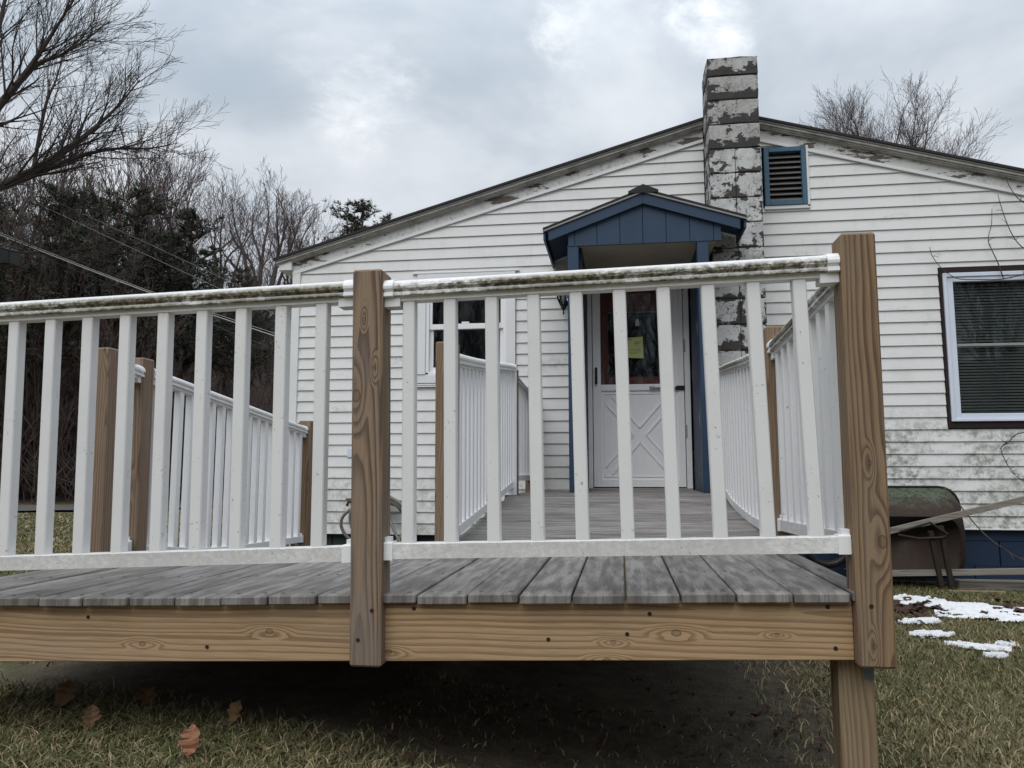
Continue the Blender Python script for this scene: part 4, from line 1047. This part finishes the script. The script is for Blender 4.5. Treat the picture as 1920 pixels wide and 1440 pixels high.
twig('vine', 'long bare vine slanting up towards the eave from the window side', [(1935, 470, VY), (1915, 462, VY), (1898, 440, VY), (1884, 408, VY), (1874, 376, VY), (1871, 364, VY)], .0050, 5, 3)
twig('vine', 'bare vine hanging from the eave past the frieze board', [(1935, 385, VY), (1912, 375, VY), (1893, 350, VY), (1886, 330, VY)], .0050, 4, 4)
twig('vine', 'low branching vine beneath the window sill on stained siding', [(1940, 806, VY), (1905, 815, VY), (1890, 830, VY), (1877, 840, VY), (1884, 862, VY), (1895, 880, VY), (1912, 898, VY), (1935, 908, VY)], .0048, 22, 5)
twig('vine', 'thin bare runner drooping from the wheelbarrow handle past the blue foundation', [(1770, 915, 6.62), (1800, 948, 6.4), (1830, 985, 6.3), (1862, 1015, 6.2), (1900, 1040, 6.15), (1935, 1058, 6.1)], .0058, 4, 6)

# ------------------------------------------------------------------ lawn cover: grass, leaves, snow
# snow: low ragged sheets
def snow_patch(cx, cy, rx, ry, rot, seed, hh=.020):
    rs = np.random.default_rng(seed); n = 110
    u, v_ = np.meshgrid(np.linspace(-1.25, 1.25, n), np.linspace(-1.25, 1.25, n), indexing='ij')
    f1 = sum(np.sin(u*a+v_*b_+c)*d for a, b_, c, d in zip(rs.uniform(-11, 11, 14), rs.uniform(-11, 11, 14), rs.uniform(0, 6, 14), rs.uniform(.07, .16, 14)))
    fld = 1-np.sqrt(u*u+v_*v_)+f1+rs.normal(0, .03, u.shape)
    x = cx+(u*rx)*math.cos(rot)-(v_*ry)*math.sin(rot); y = cy+(u*rx)*math.sin(rot)+(v_*ry)*math.cos(rot)
    z = ground_z(x, y)+np.clip(fld*.07, -.01, hh)+.012+rs.normal(0, .0018, u.shape)
    ok = (fld > .02); q = []
    idx = np.arange(n*n).reshape(n, n)
    m_ = ok[:-1, :-1] & ok[1:, :-1] & ok[1:, 1:] & ok[:-1, 1:]
    i_, j_ = np.nonzero(m_); q = np.stack([idx[i_, j_], idx[i_+1, j_], idx[i_+1, j_+1], idx[i_, j_+1]], -1)
    used = np.unique(q); rm = -np.ones(n*n, int); rm[used] = np.arange(len(used))
    return np.stack([x, y, z], -1).reshape(-1, 3)[used], rm[q]
V_ = []; F_ = []; o_ = 0
def gpt(px, py):
    d = ray(px, py); t = .9/-d[2]
    for _ in range(6):
        p = d*t; t = -(float(ground_z(p[0], p[1]))-CZ)/-d[2]*1.0 if False else (float(ground_z(p[0], p[1]))-CZ)/d[2]
    return d*t
for (px, py, rx, ry, rt, sd_) in ((1795, 1143, .42, .17, -.55, 1), (1705, 1128, .13, .10, -.6, 12), (1885, 1163, .30, .10, -.3, 2), (1730, 1171, .12, .05, .2, 9), (1748, 1196, .10, .055, .1, 3), (1833, 1220, .12, .045, -.4, 4), (1886, 1216, .05, .03, 0, 5), (1868, 1237, .05, .025, 0, 6)):
    p = gpt(px, py); a, b_ = snow_patch(p[0], p[1], rx, ry, rt, sd_); V_.append(a); F_.append(b_+o_); o_ += len(a)
o = inst('snow', np_mesh('snow', np.concatenate(V_), np.concatenate(F_), M_snow, smooth=True), (0, 0, 0)); o['kind'] = 'stuff'; tag(o, 'thin ragged remnants of old snow on the grass', 'snow')
snow_cells = set(map(tuple, np.floor(np.concatenate(V_)[:, :2]/.02).astype(int)))

nr = np.random.default_rng(7)
def blades(n, xy, hmin, hmax, wid, straw):
    x, y = xy; z = ground_z(x, y); h = nr.uniform(hmin, hmax, n); th = nr.uniform(0, 2*np.pi, n); w = wid*nr.uniform(.6, 1.3, n)
    ln = nr.uniform(.4, 2.1, n)*h; lt = nr.uniform(0, 2*np.pi, n)
    cx, sx = np.cos(th)*w, np.sin(th)*w
    V_ = np.zeros((n, 5, 3)); lx_, ly_ = np.cos(lt)*ln, np.sin(lt)*ln
    V_[:, 0] = np.stack([x-cx, y-sx, z-.005], -1); V_[:, 1] = np.stack([x+cx, y+sx, z-.005], -1)
    V_[:, 2] = np.stack([x+cx*.8+lx_*.35, y+sx*.8+ly_*.35, z+h*.6], -1); V_[:, 3] = np.stack([x-cx*.8+lx_*.35, y-sx*.8+ly_*.35, z+h*.6], -1)
    V_[:, 4] = np.stack([x+lx_, y+ly_, z+h*.85], -1)
    base = (np.arange(n)*5)[:, None, None]
    F_ = (base+np.array([[0, 1, 2], [0, 2, 3], [3, 2, 4]])[None]).reshape(-1, 3)
    patch = np.clip(.5+.5*np.sin(x*3.1+np.sin(y*2.3)*1.3)*np.cos(y*2.7+x)+nr.normal(0, .35, n), 0, 1)
    big = .5+.5*np.sin(x*1.3+1.1*np.sin(y*.9+.4))*np.sin(y*1.15+.8*np.sin(x*1.7)); near_house = sm(4.6, 6.2, y)*(y < 8)
    dry = (nr.uniform(0, 1, n) < straw*(.35+.75*patch+.65*big)*(1-.55*near_house)).astype(float)
    green = np.array([.108, .120, .048])[None]*nr.uniform(.55, 1.35, (n, 1)); st_ = np.array([.36, .295, .17])[None]*nr.uniform(.4, 1.25, (n, 1))
    c = np.where(dry[:, None] > .5, st_, green); return V_.reshape(-1, 3), F_, np.repeat(c, 5, axis=0)
parts = []
def region(n, x0, x1, y0, y1, keep, *a):
    x = nr.uniform(x0, x1, n); y = nr.uniform(y0, y1, n); k = keep(x, y); x, y = x[k], y[k]
    if x1 > 1 and y1 > 4:
        ins = np.array([(a, b_) in snow_cells for a, b_ in zip(np.floor(x/.02).astype(int), np.floor(y/.02).astype(int))]); k = ~ins | (nr.uniform(0, 1, len(x)) < .07); x, y = x[k], y[k]
    parts.append(blades(len(x), (x, y), *a))
edge = lambda x, y: .22*np.sin(3.1*x+1.2)+.18*np.sin(7.3*y+x*2.)
# right lawn
region(135000, .80, 4.6, 1.9, 6.75, lambda x, y: x > 1.05+edge(x, y)-.25*(y < 3.6)+nr.normal(0, .12, len(x)), .010, .040, .0021, .50)
region(9000, .55, 1.3, 2.2, 6.5, lambda x, y: nr.uniform(0, 1, len(x)) < .4, .02, .05, .0022, .85)
# strip at the left of the landing and in front of it
region(80000, -2.9, .2, 1.75, 3.05, lambda x, y: (y < 2.42+.25*edge(x, y)+.20*sm(-.8, -2.2, x)+nr.normal(0, .09, len(x))) & (x < -.50+edge(x, y)+nr.normal(0, .15, len(x))), .010, .044, .0020, .54)
region(5000, -.9, 1.0, 1.9, 3.3, lambda x, y: nr.uniform(0, 1, len(x)) < .35, .010, .03, .002, .8)
# lawn to the left, thinning with distance
region(70000, -11, -2.3, 3.0, 10, lambda x, y: x < -2.35, .03, .06, .004, .40)
region(80000, -24, -4, 8, 23, lambda x, y: np.hypot(x, y) < 21, .03, .07, .009, .42)
V_ = []; F_ = []; T_ = []; o_ = 0
for a, b_, c in parts: V_.append(a); F_.append(b_+o_); T_.append(c); o_ += len(a)
me = np_mesh('grass', np.concatenate(V_), np.concatenate(F_), M_grass, np.concatenate(T_))
o = inst('grass', me, (0, 0, 0)); o['kind'] = 'stuff'; tag(o, 'short dull green and straw coloured winter grass on the lawn', 'grass')

# fallen leaves
def leaf_shape(seed, size):
    """lobed oak-like blade folded along its rib, with a stalk"""
    rs = random.Random(seed); m_ = 9; L_, Rt = [], []
    for i in range(m_+1):
        t = i/m_; w = .68*math.sin(math.pi*min(1, t*.93+.05))**.8*(1+.24*math.sin(i*2.1+rs.random()))+.02; zz_ = .30*math.sin(t*2.6+rs.random()*.5)+rs.uniform(-.05, .05)
        c = Vector((.10*math.sin(t*3), (t-.5)*2.0, zz_)); f_ = rs.uniform(.05, .40)+.5*t*t
        L_.append(c+Vector((-w*rs.uniform(.8, 1.15), rs.uniform(-.06, .06), w*f_))); Rt.append(c+Vector((w*rs.uniform(.8, 1.15), rs.uniform(-.06, .06), w*f_*rs.uniform(.2, 1.2))))
        L_[-1] = (L_[-1], c)
    vv = []; ff = []
    for (l_, c), r_ in zip(L_, Rt): vv += [l_*size, c*size, r_*size]
    for i in range(m_):
        a = 3*i; ff += [[a, a+1, a+4, a+3], [a+1, a+2, a+5, a+4]]
    b0 = len(vv); c = L_[0][1]*size
    vv += [c+Vector((-.02, 0, 0))*size, c+Vector((.02, 0, 0))*size, c+Vector((.05, -.5, .15))*size]; ff.append([b0, b0+1, b0+2]); return vv, ff
def leaf(px, py, size, mat, label, rot, seed, up_=.3):
    p = gpt(px, py); vv, ff = leaf_shape(seed, size)
    M_ = Matrix.Rotation(rot[2], 3, 'Z') @ Matrix.Rotation(rot[0], 3, 'X') @ Matrix.Rotation(rot[1], 3, 'Y')
    vv = [M_ @ q for q in vv]; zl = min(q.z for q in vv)
    vv = [(q.x+p[0], q.y+p[1], q.z-zl+float(ground_z(p[0], p[1]))+.004) for q in vv]
    return tag(mk('leaf', vv, ff, mat), label, 'leaf', 'fallen leaves')
leaf(357, 1426, .040, M_leaf1, 'pale orange oak leaf standing upright in the grass before the deck', (R(68), 0, R(10)), 1)
leaf(442, 1362, .034, M_leaf3, 'curled brown leaf at the dark edge under the deck', (R(62), R(10), R(-20)), 2)
leaf(268, 1327, .045, M_leaf3, 'grey green withered leaf in deep shade under the deck', (R(30), 0, R(60)), 3)
leaf(120, 1330, .045, M_leaf3, 'large withered leaf beside the rim of the grass under the deck', (R(50), R(20), R(0)), 4)
leaf(1891, 1213, .058, M_leaf1, 'flat orange leaf next to a small snow remnant', (R(12), R(8), R(40)), 5)
leaf(168, 1372, .035, M_leaf3, 'small pale leaf tip among straw coloured grass', (R(60), 0, R(30)), 6)
V_ = []; F_ = []; o_ = 0; lrng = random.Random(8)
for i in range(150):
    if i < 45: px, py = lrng.gauss(1718, 22), lrng.gauss(1152, 9)
    elif i < 60: px, py = lrng.gauss(1890, 22), lrng.gauss(1152, 7)
    else: px, py = lrng.uniform(700, 1560), lrng.uniform(1270, 1440)
    p = gpt(px, py); vv, ff = leaf_shape(i+50, lrng.uniform(.012, .026) if i >= 60 else lrng.uniform(.02, .045))
    M_ = Matrix.Rotation(lrng.uniform(0, 6), 3, 'Z') @ Matrix.Rotation(lrng.uniform(-.5, .5), 3, 'X')
    V_ += [(q.x+p[0], q.y+p[1], q.z+float(ground_z(p[0], p[1]))+.022) for q in (M_ @ a for a in vv)]; F_ += [[a+o_ for a in fc] for fc in ff]; o_ = len(V_)
o = mk('leaf_litter', V_, F_, M_leaf2); o['kind'] = 'stuff'; tag(o, 'dark red brown leaf litter lying on snow and dirt', 'leaves')

# ------------------------------------------------------------------ trees
def grow(rs, p, d, L, r, lvl, maxl, out, spread=.75, kids=(5, 5, 5, 4), ratio=.58, upb=.12, rmin=.004, wob=.16, start=.28):
    n = max(3, int(5-lvl*.5)); seg = L/n; q = p.copy(); dirn = d.normalized(); pts = [(q.copy(), r)]
    for i in range(n):
        dirn = (dirn+Vector((rs.gauss(0, wob), rs.gauss(0, wob), rs.gauss(0, wob)+upb))).normalized()
        q2 = q+dirn*seg; ra = max(rmin, r*(1-.82*i/n)); rb = max(rmin*.8, r*(1-.82*(i+1)/n)); out.append((q.copy(), q2.copy(), ra, rb, lvl)); q = q2; pts.append((q.copy(), rb))
    if lvl >= maxl: return
    nk = kids[min(lvl, len(kids)-1)]
    for j in range(nk):
        t = start+(1-start)*(j+rs.uniform(.1, .9))/nk; i = min(n-1, int(t*n)); a, b_ = pts[i][0], pts[i+1][0]; c = a.lerp(b_, t*n-i)
        base = (b_-a).normalized(); ax_ = base.cross(Vector((rs.gauss(0, 1), rs.gauss(0, 1), rs.gauss(0, 1)))).normalized()
        ang = spread*rs.uniform(.55, 1.25); nd_ = base*math.cos(ang)+ax_*math.sin(ang)
        grow(rs, c, nd_, L*ratio*(1.15-.45*t)*rs.uniform(.75, 1.2), max(rmin, r*(1-.75*t)*.62), lvl+1, maxl, out, spread, kids, ratio, upb, rmin, wob, .2)
def segs_mesh(name, segs, mat, k):
    V_, F_ = tube_arrays([s[0] for s in segs], [s[1] for s in segs], [s[2] for s in segs], [s[3] for s in segs], k); return np_mesh(name, V_, F_, mat)
def bare_tree(name, label, base, h, seed, mat=M_bark2, mat2=M_twig, group=None, r=.14, kids=(11, 7, 5, 4), spread=.62, rmin=.006, maxl=4, ratio=.5, upb=.10, trunks=1, start=.3):
    t = thing(name, label, 'tree', base, group); rs = random.Random(seed); allc = []
    for i in range(trunks):
        out = []
        d = Vector((rs.gauss(0, .04) if trunks == 1 else rs.uniform(-.40, .40), rs.gauss(0, .04) if trunks == 1 else rs.uniform(-.3, .3), 1))
        grow(rs, Vector((0, 0, 0)), d, h*(1 if trunks == 1 else rs.uniform(.84, .95)/(1+.7*abs(d.x))), r, 0, maxl, out, spread, kids, ratio, upb, rmin, .06, start)
        inst('trunk', segs_mesh('trunk', [s for s in out if s[4] <= 1], mat, 6), base, t); allc += [s for s in out if s[4] > 1]
    inst('crown', segs_mesh('crown', allc, mat2, 3), base, t); return t
def pine_mesh(seed, h, r0, dens=1.0, droop=.0, dark=1.0, lowz=.40):
    rs = random.Random(seed); tr = [((0, 0, 0), (rs.gauss(0, .1), rs.gauss(0, .1), h*.55), .17, .10), None]; tr[1] = (tr[0][1], (tr[0][1][0], tr[0][1][1], h*.98), .10, .02)
    br = []; tufts = []
    z = h*lowz
    while z < h*.97:
        t = (z-h*lowz)/(h*(1-lowz)); rad = r0*(1-t)**.75*rs.uniform(.7, 1.15)+.25
        for j in range(rs.randint(4, 6)):
            w = rs.uniform(0, 2*math.pi); L_ = rad*rs.uniform(.6, 1.12); el = rs.uniform(-.05, .35)-droop+.45*t
            a = Vector((0, 0, z)); e = a+Vector((math.cos(w)*math.cos(el), math.sin(w)*math.cos(el), math.sin(el)))*L_; e.z += .12*L_*L_*.3
            br.append((a, e, .035*(1-t)+.012, .008))
            nt2 = int((5+L_*15)*dens)
            for s in range(nt2):
                u = rs.uniform(.22, 1.03); p = a.lerp(e, u)+Vector((rs.gauss(0, .20), rs.gauss(0, .20), rs.gauss(.05, .11)))*(.35+.55*L_*.4); tufts.append((p, (e-a).normalized()))
        z += rs.uniform(.30, .52)
    n = len(tufts); P_ = np.array([t_[0] for t_ in tufts]); D_ = np.array([t_[1] for t_ in tufts])
    nr2 = np.random.default_rng(seed); K = 7; V_ = np.zeros((n, K, 3, 3)); sz = nr2.uniform(.13, .27, (n, 1))
    for k in range(K):
        dd = D_*.7+nr2.normal(0, .62, (n, 3)); dd[:, 2] += .28; dd /= np.linalg.norm(dd, axis=1, keepdims=True)
        sd2 = np.cross(dd, nr2.normal(0, 1, (n, 3))); sd2 /= np.maximum(np.linalg.norm(sd2, axis=1, keepdims=True), 1e-6)
        V_[:, k, 0] = P_-sd2*.020; V_[:, k, 1] = P_+sd2*.020; V_[:, k, 2] = P_+dd*sz
    F_ = np.arange(n*K*3).reshape(-1, 3)
    c = np.array([.052, .060, .046])[None]*nr2.uniform(.55, 1.5, (n, 1))*dark; brn = nr2.uniform(0, 1, n) < .22; c[brn] = np.array([.125, .092, .068])*dark
    tint = np.repeat(c, K*3, axis=0)
    crown = np_mesh('crown', V_.reshape(-1, 3), F_, M_needle, tint)
    segs = [(Vector(a), Vector(b_), c1, c2, 0) for a, b_, c1, c2 in tr]+[(a, b_, c1, c2, 1) for a, b_, c1, c2 in br]
    return segs_mesh('trunk', segs, M_bark, 5), crown
PINES = [pine_mesh(21, 12, 2.7, .8), pine_mesh(22, 12, 3.2, .75, .1), pine_mesh(23, 11, 2.2, .95, -.1)]
def gz(x, y): return float(ground_z(x, y))
def place(px, D):
    p = at_dist(px, 885, D); return (p[0], p[1], gz(p[0], p[1])-.05)
def pine(px, D, top_py, which, label, wide=1.0, rz=0.0):
    b_ = place(px, D); zt = at_dist(px, top_py, D)[2]; s = (zt-b_[2])/(12 if which < 2 else 11)
    t = thing('pine_tree', label, 'tree', b_, 'evergreens at the wood edge')
    for nm, me in zip(('trunk', 'crown'), PINES[which]): inst(nm, me, b_, t, (0, 0, rz), (s*wide, s*wide, s))
pine(75, 27, 330, 0, 'dark pine with a rounded top behind the big bare tree', 1.25, .4)
pine(228, 27.5, 340, 1, 'tall dark pine with a flat top beside the big bare tree', 1.35, 1.9)
pine(-60, 27, 345, 1, 'dense pine where the cables enter beside the pole', 1.2, 4.0)
pine(150, 29, 350, 2, 'pine standing between the two broad dark pines', 1.4, 2.2)
pine(345, 28, 385, 2, 'thin brownish pine with loose gaps next to the bare maple', 1.15, 3.1)
pine(290, 30, 420, 0, 'lower dark pine farther back in the wood', 1.3, 5.0)
pine(440, 29, 492, 1, 'short bushy pine below the bare maple', .9, 2.8)
pine(655, 34, 366, 2, 'single pine showing its top above the left roof slope', 1.5, .9)
pine(722, 38, 398, 0, 'small pine tip just over the roof edge right of the single pine', 1.0, 1.4)
# bare trees one can tell apart
B = 'bare trees beyond the road'
def bare(px, D, top_py, label, seed, **kw):
    b_ = place(px, D); zt = at_dist(px, top_py, D)[2]; return bare_tree('bare_tree', label, b_, (zt-b_[2])*.86, seed, group=B, **kw)
bare(590, 39, 412, 'cluster of thin bare stems above the left roof edge', 34, kids=(8, 6, 4, 3), spread=.38, trunks=3, r=.07)

# the big tree at the left: limbs come into the picture from a trunk just outside it
def side_shoots(rs, P_, out, n, lo, hi, L0, L1, r, kids, rmin, ang=(.3, .65), bias=(0, 0, .1), lv=1, mx=3, wob=.07):
    m_ = len(P_)
    for j in range(n):
        t = lo+(hi-lo)*(j+rs.random())/n; i = min(m_-2, int(t*(m_-1))); c = P_[i].lerp(P_[i+1], rs.random()); base = (P_[i+1]-P_[i]).normalized()
        ax_ = base.cross(Vector((rs.gauss(0, 1), rs.gauss(0, 1), rs.gauss(0, 1)))).normalized(); a = rs.uniform(*ang); nd_ = base*math.cos(a)+ax_*math.sin(a)+Vector(bias)
        grow(rs, c, nd_, rs.uniform(L0, L1)*(1.1-.5*t), max(rmin, r*(1-.7*t)), lv, mx, out, .52, kids, .56, .035, rmin, wob)
def fan_tree(label, px, D, top_py, halfw, n, seed, fork=.3, dome=.30, tw=(11, (5, 4, 3)), r=.10, rmin=.0055, L=(1.3, 2.4), mat=M_bark2, mat2=M_twig):
    """round-headed bare tree: stems fan out from a low fork to a dome"""
    b_ = place(px, D); h = at_dist(px, top_py, D)[2]-b_[2]; t = thing('bare_tree', label, 'tree', b_, B); rs = random.Random(seed); tr = []; cr = []
    zf = h*fork; base = Vector((0, 0, 0)); fk = Vector((rs.gauss(0, .1), rs.gauss(0, .1), zf))
    tr.append((base, fk, r*2.0, r*1.6, 0))
    for i in range(n):
        u = -1+2*(i+.5)/n+rs.uniform(-.08, .08); v_ = rs.uniform(-.7, .7)
        e = Vector((u*halfw, v_*halfw*.8, (h-zf)*(1-dome*(u*u+.35*v_*v_))*rs.uniform(.90, .99)))
        side = Vector((_r[0], _r[1], 0))*e.x+Vector((-_r[1], _r[0], 0))*e.y+Vector((0, 0, e.z)); e = fk+side
        mid = fk.lerp(e, .45)+Vector((rs.gauss(0, .25), rs.gauss(0, .25), .06*h)); q = fk.lerp(e, .75)+Vector((rs.gauss(0, .18), rs.gauss(0, .18), .03*h))
        P_ = smoothpath([tuple(fk), tuple(mid), tuple(q), tuple(e)], 5); m_ = len(P_)-1
        for k in range(m_): tr.append((P_[k], P_[k+1], r*(1-.93*k/m_)+rmin, r*(1-.93*(k+1)/m_)+rmin, 0))
        side_shoots(rs, P_, cr, tw[0], .25, 1.0, L[0], L[1], r*.35, tw[1], rmin)
    inst('trunk', segs_mesh('trunk', tr, mat, 5), b_, t); inst('crown', segs_mesh('crown', cr, mat2, 3), b_, t); return t
fan_tree('broad round headed bare tree rising behind the right roof slope', 1684, 30, 170, 2.95, 26, 47, .30, .40, (18, (6, 5, 3)), r=.075, rmin=.0042)
fan_tree('round crowned bare maple standing free between pines and roof', 468, 30, 328, 2.1, 9, 31, .38, .30, (12, (5, 4, 3)), r=.075, L=(1.0, 1.9))
fan_tree('slim bare tree left of the round crowned maple', 398, 35, 380, 1.6, 6, 32, .4, .3, (11, (4, 4, 3)), r=.06)
fan_tree('bare tree rising between the flat topped and the brownish pine', 305, 32, 325, 2.2, 8, 35, .4, .3, (12, (5, 4, 3)), r=.07)
fan_tree('bare sapling close to the end of the left roof slope', 545, 34, 392, 1.4, 7, 33, .35, .25, (10, (4, 4, 3)), r=.05)
fan_tree('bare tree behind the pine near the cables', 20, 38, 290, 2.6, 8, 36, .4, .3, (11, (4, 4, 3)), r=.07)

bt = thing('bare_tree', 'large old bare tree with long spreading limbs left of the pines', 'tree', place(-330, 13.0))
rs = random.Random(77); out = []; DB = 13.0
tb = Vector(place(-330, 13.0)); fork = Vector(at_dist(-250, 520, DB)); fork2 = Vector(at_dist(-170, 330, DB))
def chain(pts, r0, r1, lvl):
    P_ = smoothpath([tuple(p) for p in pts], 5); n = len(P_)-1
    for i in range(n): out.append((P_[i]-tb, P_[i+1]-tb, r0+(r1-r0)*i/n, r0+(r1-r0)*(i+1)/n, lvl))
    return P_
chain([tb, tb.lerp(fork, .5)+Vector((.1, 0, 0)), fork, fork2], .38, .24, 0)
limbs = [([(-250, 520), (-120, 420), (0, 350), (75, 312), (150, 262), (215, 205), (262, 150)], .13, .012, 13.0, .12),
         ([(0, 350), (60, 330), (130, 300), (205, 280), (280, 278), (335, 268)], .075, .010, 13.24, .2),
         ([(-170, 330), (-60, 260), (5, 190), (50, 135), (100, 60), (150, -20)], .115, .014, 13.0, -.15),
         ([(28, 162), (70, 120), (110, 105), (160, 75), (205, 40)], .05, .010, 12.62, -.1),
         ([(-60, 260), (-20, 120), (5, 20), (20, -60)], .08, .02, 12.85, .1),
         ([(60, 330), (85, 200), (105, 150), (120, 95)], .042, .010, 13.44, .1),
         ([(-120, 420), (20, 470), (100, 475), (190, 505)], .03, .008, 13.12, .2),
         ([(130, 300), (140, 262), (165, 215), (188, 170)], .035, .008, 13.64, .15)]
for pts, r0, r1, d0, dd in limbs:
    P_ = chain([at_dist(px, py, d0+dd*i) for i, (px, py) in enumerate(pts)], r0*.72, r1*.6, 0); P_ = [p-tb for p in P_]; n = len(P_)
    side_shoots(rs, P_, out, int(n*1.1), .15, 1.0, .75, 1.55, r0*.22+.004, (5, 5, 4), .0026, (.35, .85), (.05, 0, .16))
inst('trunk', segs_mesh('trunk', [s for s in out if s[4] == 0], M_bark, 8), tb, bt); inst('crown', segs_mesh('crown', [s for s in out if s[4] > 0], M_bark, 3), tb, bt)

# the wood behind as one mass
protos = []
for sd_ in range(4):
    o_ = []; grow(random.Random(100+sd_), Vector((0, 0, 0)), Vector((0, 0, 1)), 9.5, .11, 0, 3, o_, .5, (13, 7, 4), .42, .08, .010, .06, .15); protos.append([np.array([list(s[0]) for s in o_]), np.array([list(s[1]) for s in o_]), np.array([s[2] for s in o_]), np.array([s[3] for s in o_])])
V_ = []; F_ = []; off = 0; wr = np.random.default_rng(4)
for i in range(175):
    px = wr.uniform(-260, 660); D = wr.uniform(30, 54) if i % 3 else wr.uniform(25.2, 27.5); b_ = np.array(place(px, D)); s = wr.uniform(.45, 1.0)*(1.0 if px < 300 else .58)*(.72 if D < 28 else 1); w = wr.uniform(0, 6.28); pr = protos[i % 4]
    Rz = np.array([[math.cos(w), -math.sin(w), 0], [math.sin(w), math.cos(w), 0], [0, 0, 1]])
    a, f_ = tube_arrays(pr[0] @ Rz.T*s+b_, pr[1] @ Rz.T*s+b_, pr[2]*s*1.1, pr[3]*s*1.1, 3); V_.append(a); F_.append(f_+off); off += len(a)
for i in range(110):                        # the wood goes on round the lawn behind the photographer
    w0 = wr.uniform(R(70), R(290)); D = wr.uniform(26, 40); x_, y_ = D*math.sin(w0), D*math.cos(w0); b_ = np.array([x_, y_, gz(x_, y_)-.05]); s = wr.uniform(.7, 1.15); w = wr.uniform(0, 6.28); pr = protos[i % 4]
    Rz = np.array([[math.cos(w), -math.sin(w), 0], [math.sin(w), math.cos(w), 0], [0, 0, 1]])
    a, f_ = tube_arrays(pr[0] @ Rz.T*s+b_, pr[1] @ Rz.T*s+b_, pr[2]*s*1.4, pr[3]*s*1.4, 3); V_.append(a); F_.append(f_+off); off += len(a)
# brushwood filling the lower storey
n = 20000; px = wr.uniform(-260, 640, n); D = wr.uniform(25.5, 44, n); ang = np.arctan((px-960)/F)-YAW
bx_, by_ = D*np.sin(ang), D*np.cos(ang); bz_ = ground_z(bx_, by_)+wr.uniform(-.1, 2.8, n)**1.0*np.where(wr.uniform(0, 1, n) < .5, .35, 1.0)
L_ = wr.uniform(.5, 1.8, n); dv = wr.normal(0, .55, (n, 3)); dv[:, 2] = np.abs(dv[:, 2])+.55; dv /= np.linalg.norm(dv, axis=1, keepdims=True)
P0 = np.stack([bx_, by_, bz_], -1); a, f_ = tube_arrays(P0, P0+dv*L_[:, None], np.full(n, .014), np.full(n, .006), 3); V_.append(a); F_.append(f_+off); off += len(a)
o = inst('wood', np_mesh('wood', np.concatenate(V_), np.concatenate(F_), M_brush), (0, 0, 0)); o['kind'] = 'stuff'; tag(o, 'dark leafless wood and brushwood on the slope beyond the road', 'wood')

# ------------------------------------------------------------------ pole, box and cables at the left
pb = place(-175, 15.0)
up_ = thing('utility_pole', 'utility pole with a dark box at its side beside the wood', 'pole', pb)
vv, ff = polytube([(pb[0], pb[1], pb[2]-.3), (pb[0], pb[1], pb[2]+4), (pb[0], pb[1], pb[2]+9.2)], [.15, .135, .11], 10); mk('pole_shaft', vv, ff, M_bark, up_)
pa = at_dist(-6, 483, 14.8); pe = at_dist(21, 483, 14.8)
vv, ff = cbox(-.20, .20, -.13, .13, -.13, .14, .02); o = mk('dark_box', [(x+pa[0]+.08, y+pa[1]+.06, z+pa[2]) for x, y, z in vv], ff, M_black, up_)
vv, ff = polytube([(pa[0]+.255, pa[1]+.02, pa[2]-.12), (pa[0]+.255, pa[1]+.02, pa[2]+.10)], .018, 6); mk('white_tube', vv, ff, M_clean, up_)
vv, ff = polytube([(pb[0], pb[1], pa[2]), (pa[0]-.05, pa[1]+.06, pa[2])], .03, 6); mk('box_bracket', vv, ff, M_black, up_)
def cable(label, p0, p1, mid, r_, mat=M_wire):
    a = Vector(at_dist(*p0)); b_ = Vector(p1) if not isinstance(p1[0], str) else None; c = Vector(at_dist(*mid))
    vv, ff = polytube(smoothpath([tuple(a), tuple(c), tuple(b_)], 10), r_, 5); return tag(mk('cable', vv, ff, mat), label, 'cable', 'cables strung to the house')
hx = HL-.02
def hp(z, y): return (hx, y, z+CZ)
cable('thick pale service cable sagging lowest from the pole to the house', (-160, 377, 14.9), hp(1.30, 9.5), (270, 545, 12.0), .0075, M_drip)
cable('thin cable running just above the thick pale service cable', (-160, 372, 14.95), hp(1.36, 9.8), (268, 541, 12.1), .004, M_drip)
cable('thin cable crossing the pines below the topmost cable', (-160, 270, 14.9), hp(1.42, 11.0), (185, 436, 12.8), .0035)
cable('topmost thin cable crossing the dark pines', (-160, 262, 15.0), hp(1.58, 12.0), (230, 435, 13.2), .0035)
cable('dark cable passing under the pole box', (-160, 392, 15.1), hp(1.05, 9.2), (150, 510, 12.9), .004, M_black)
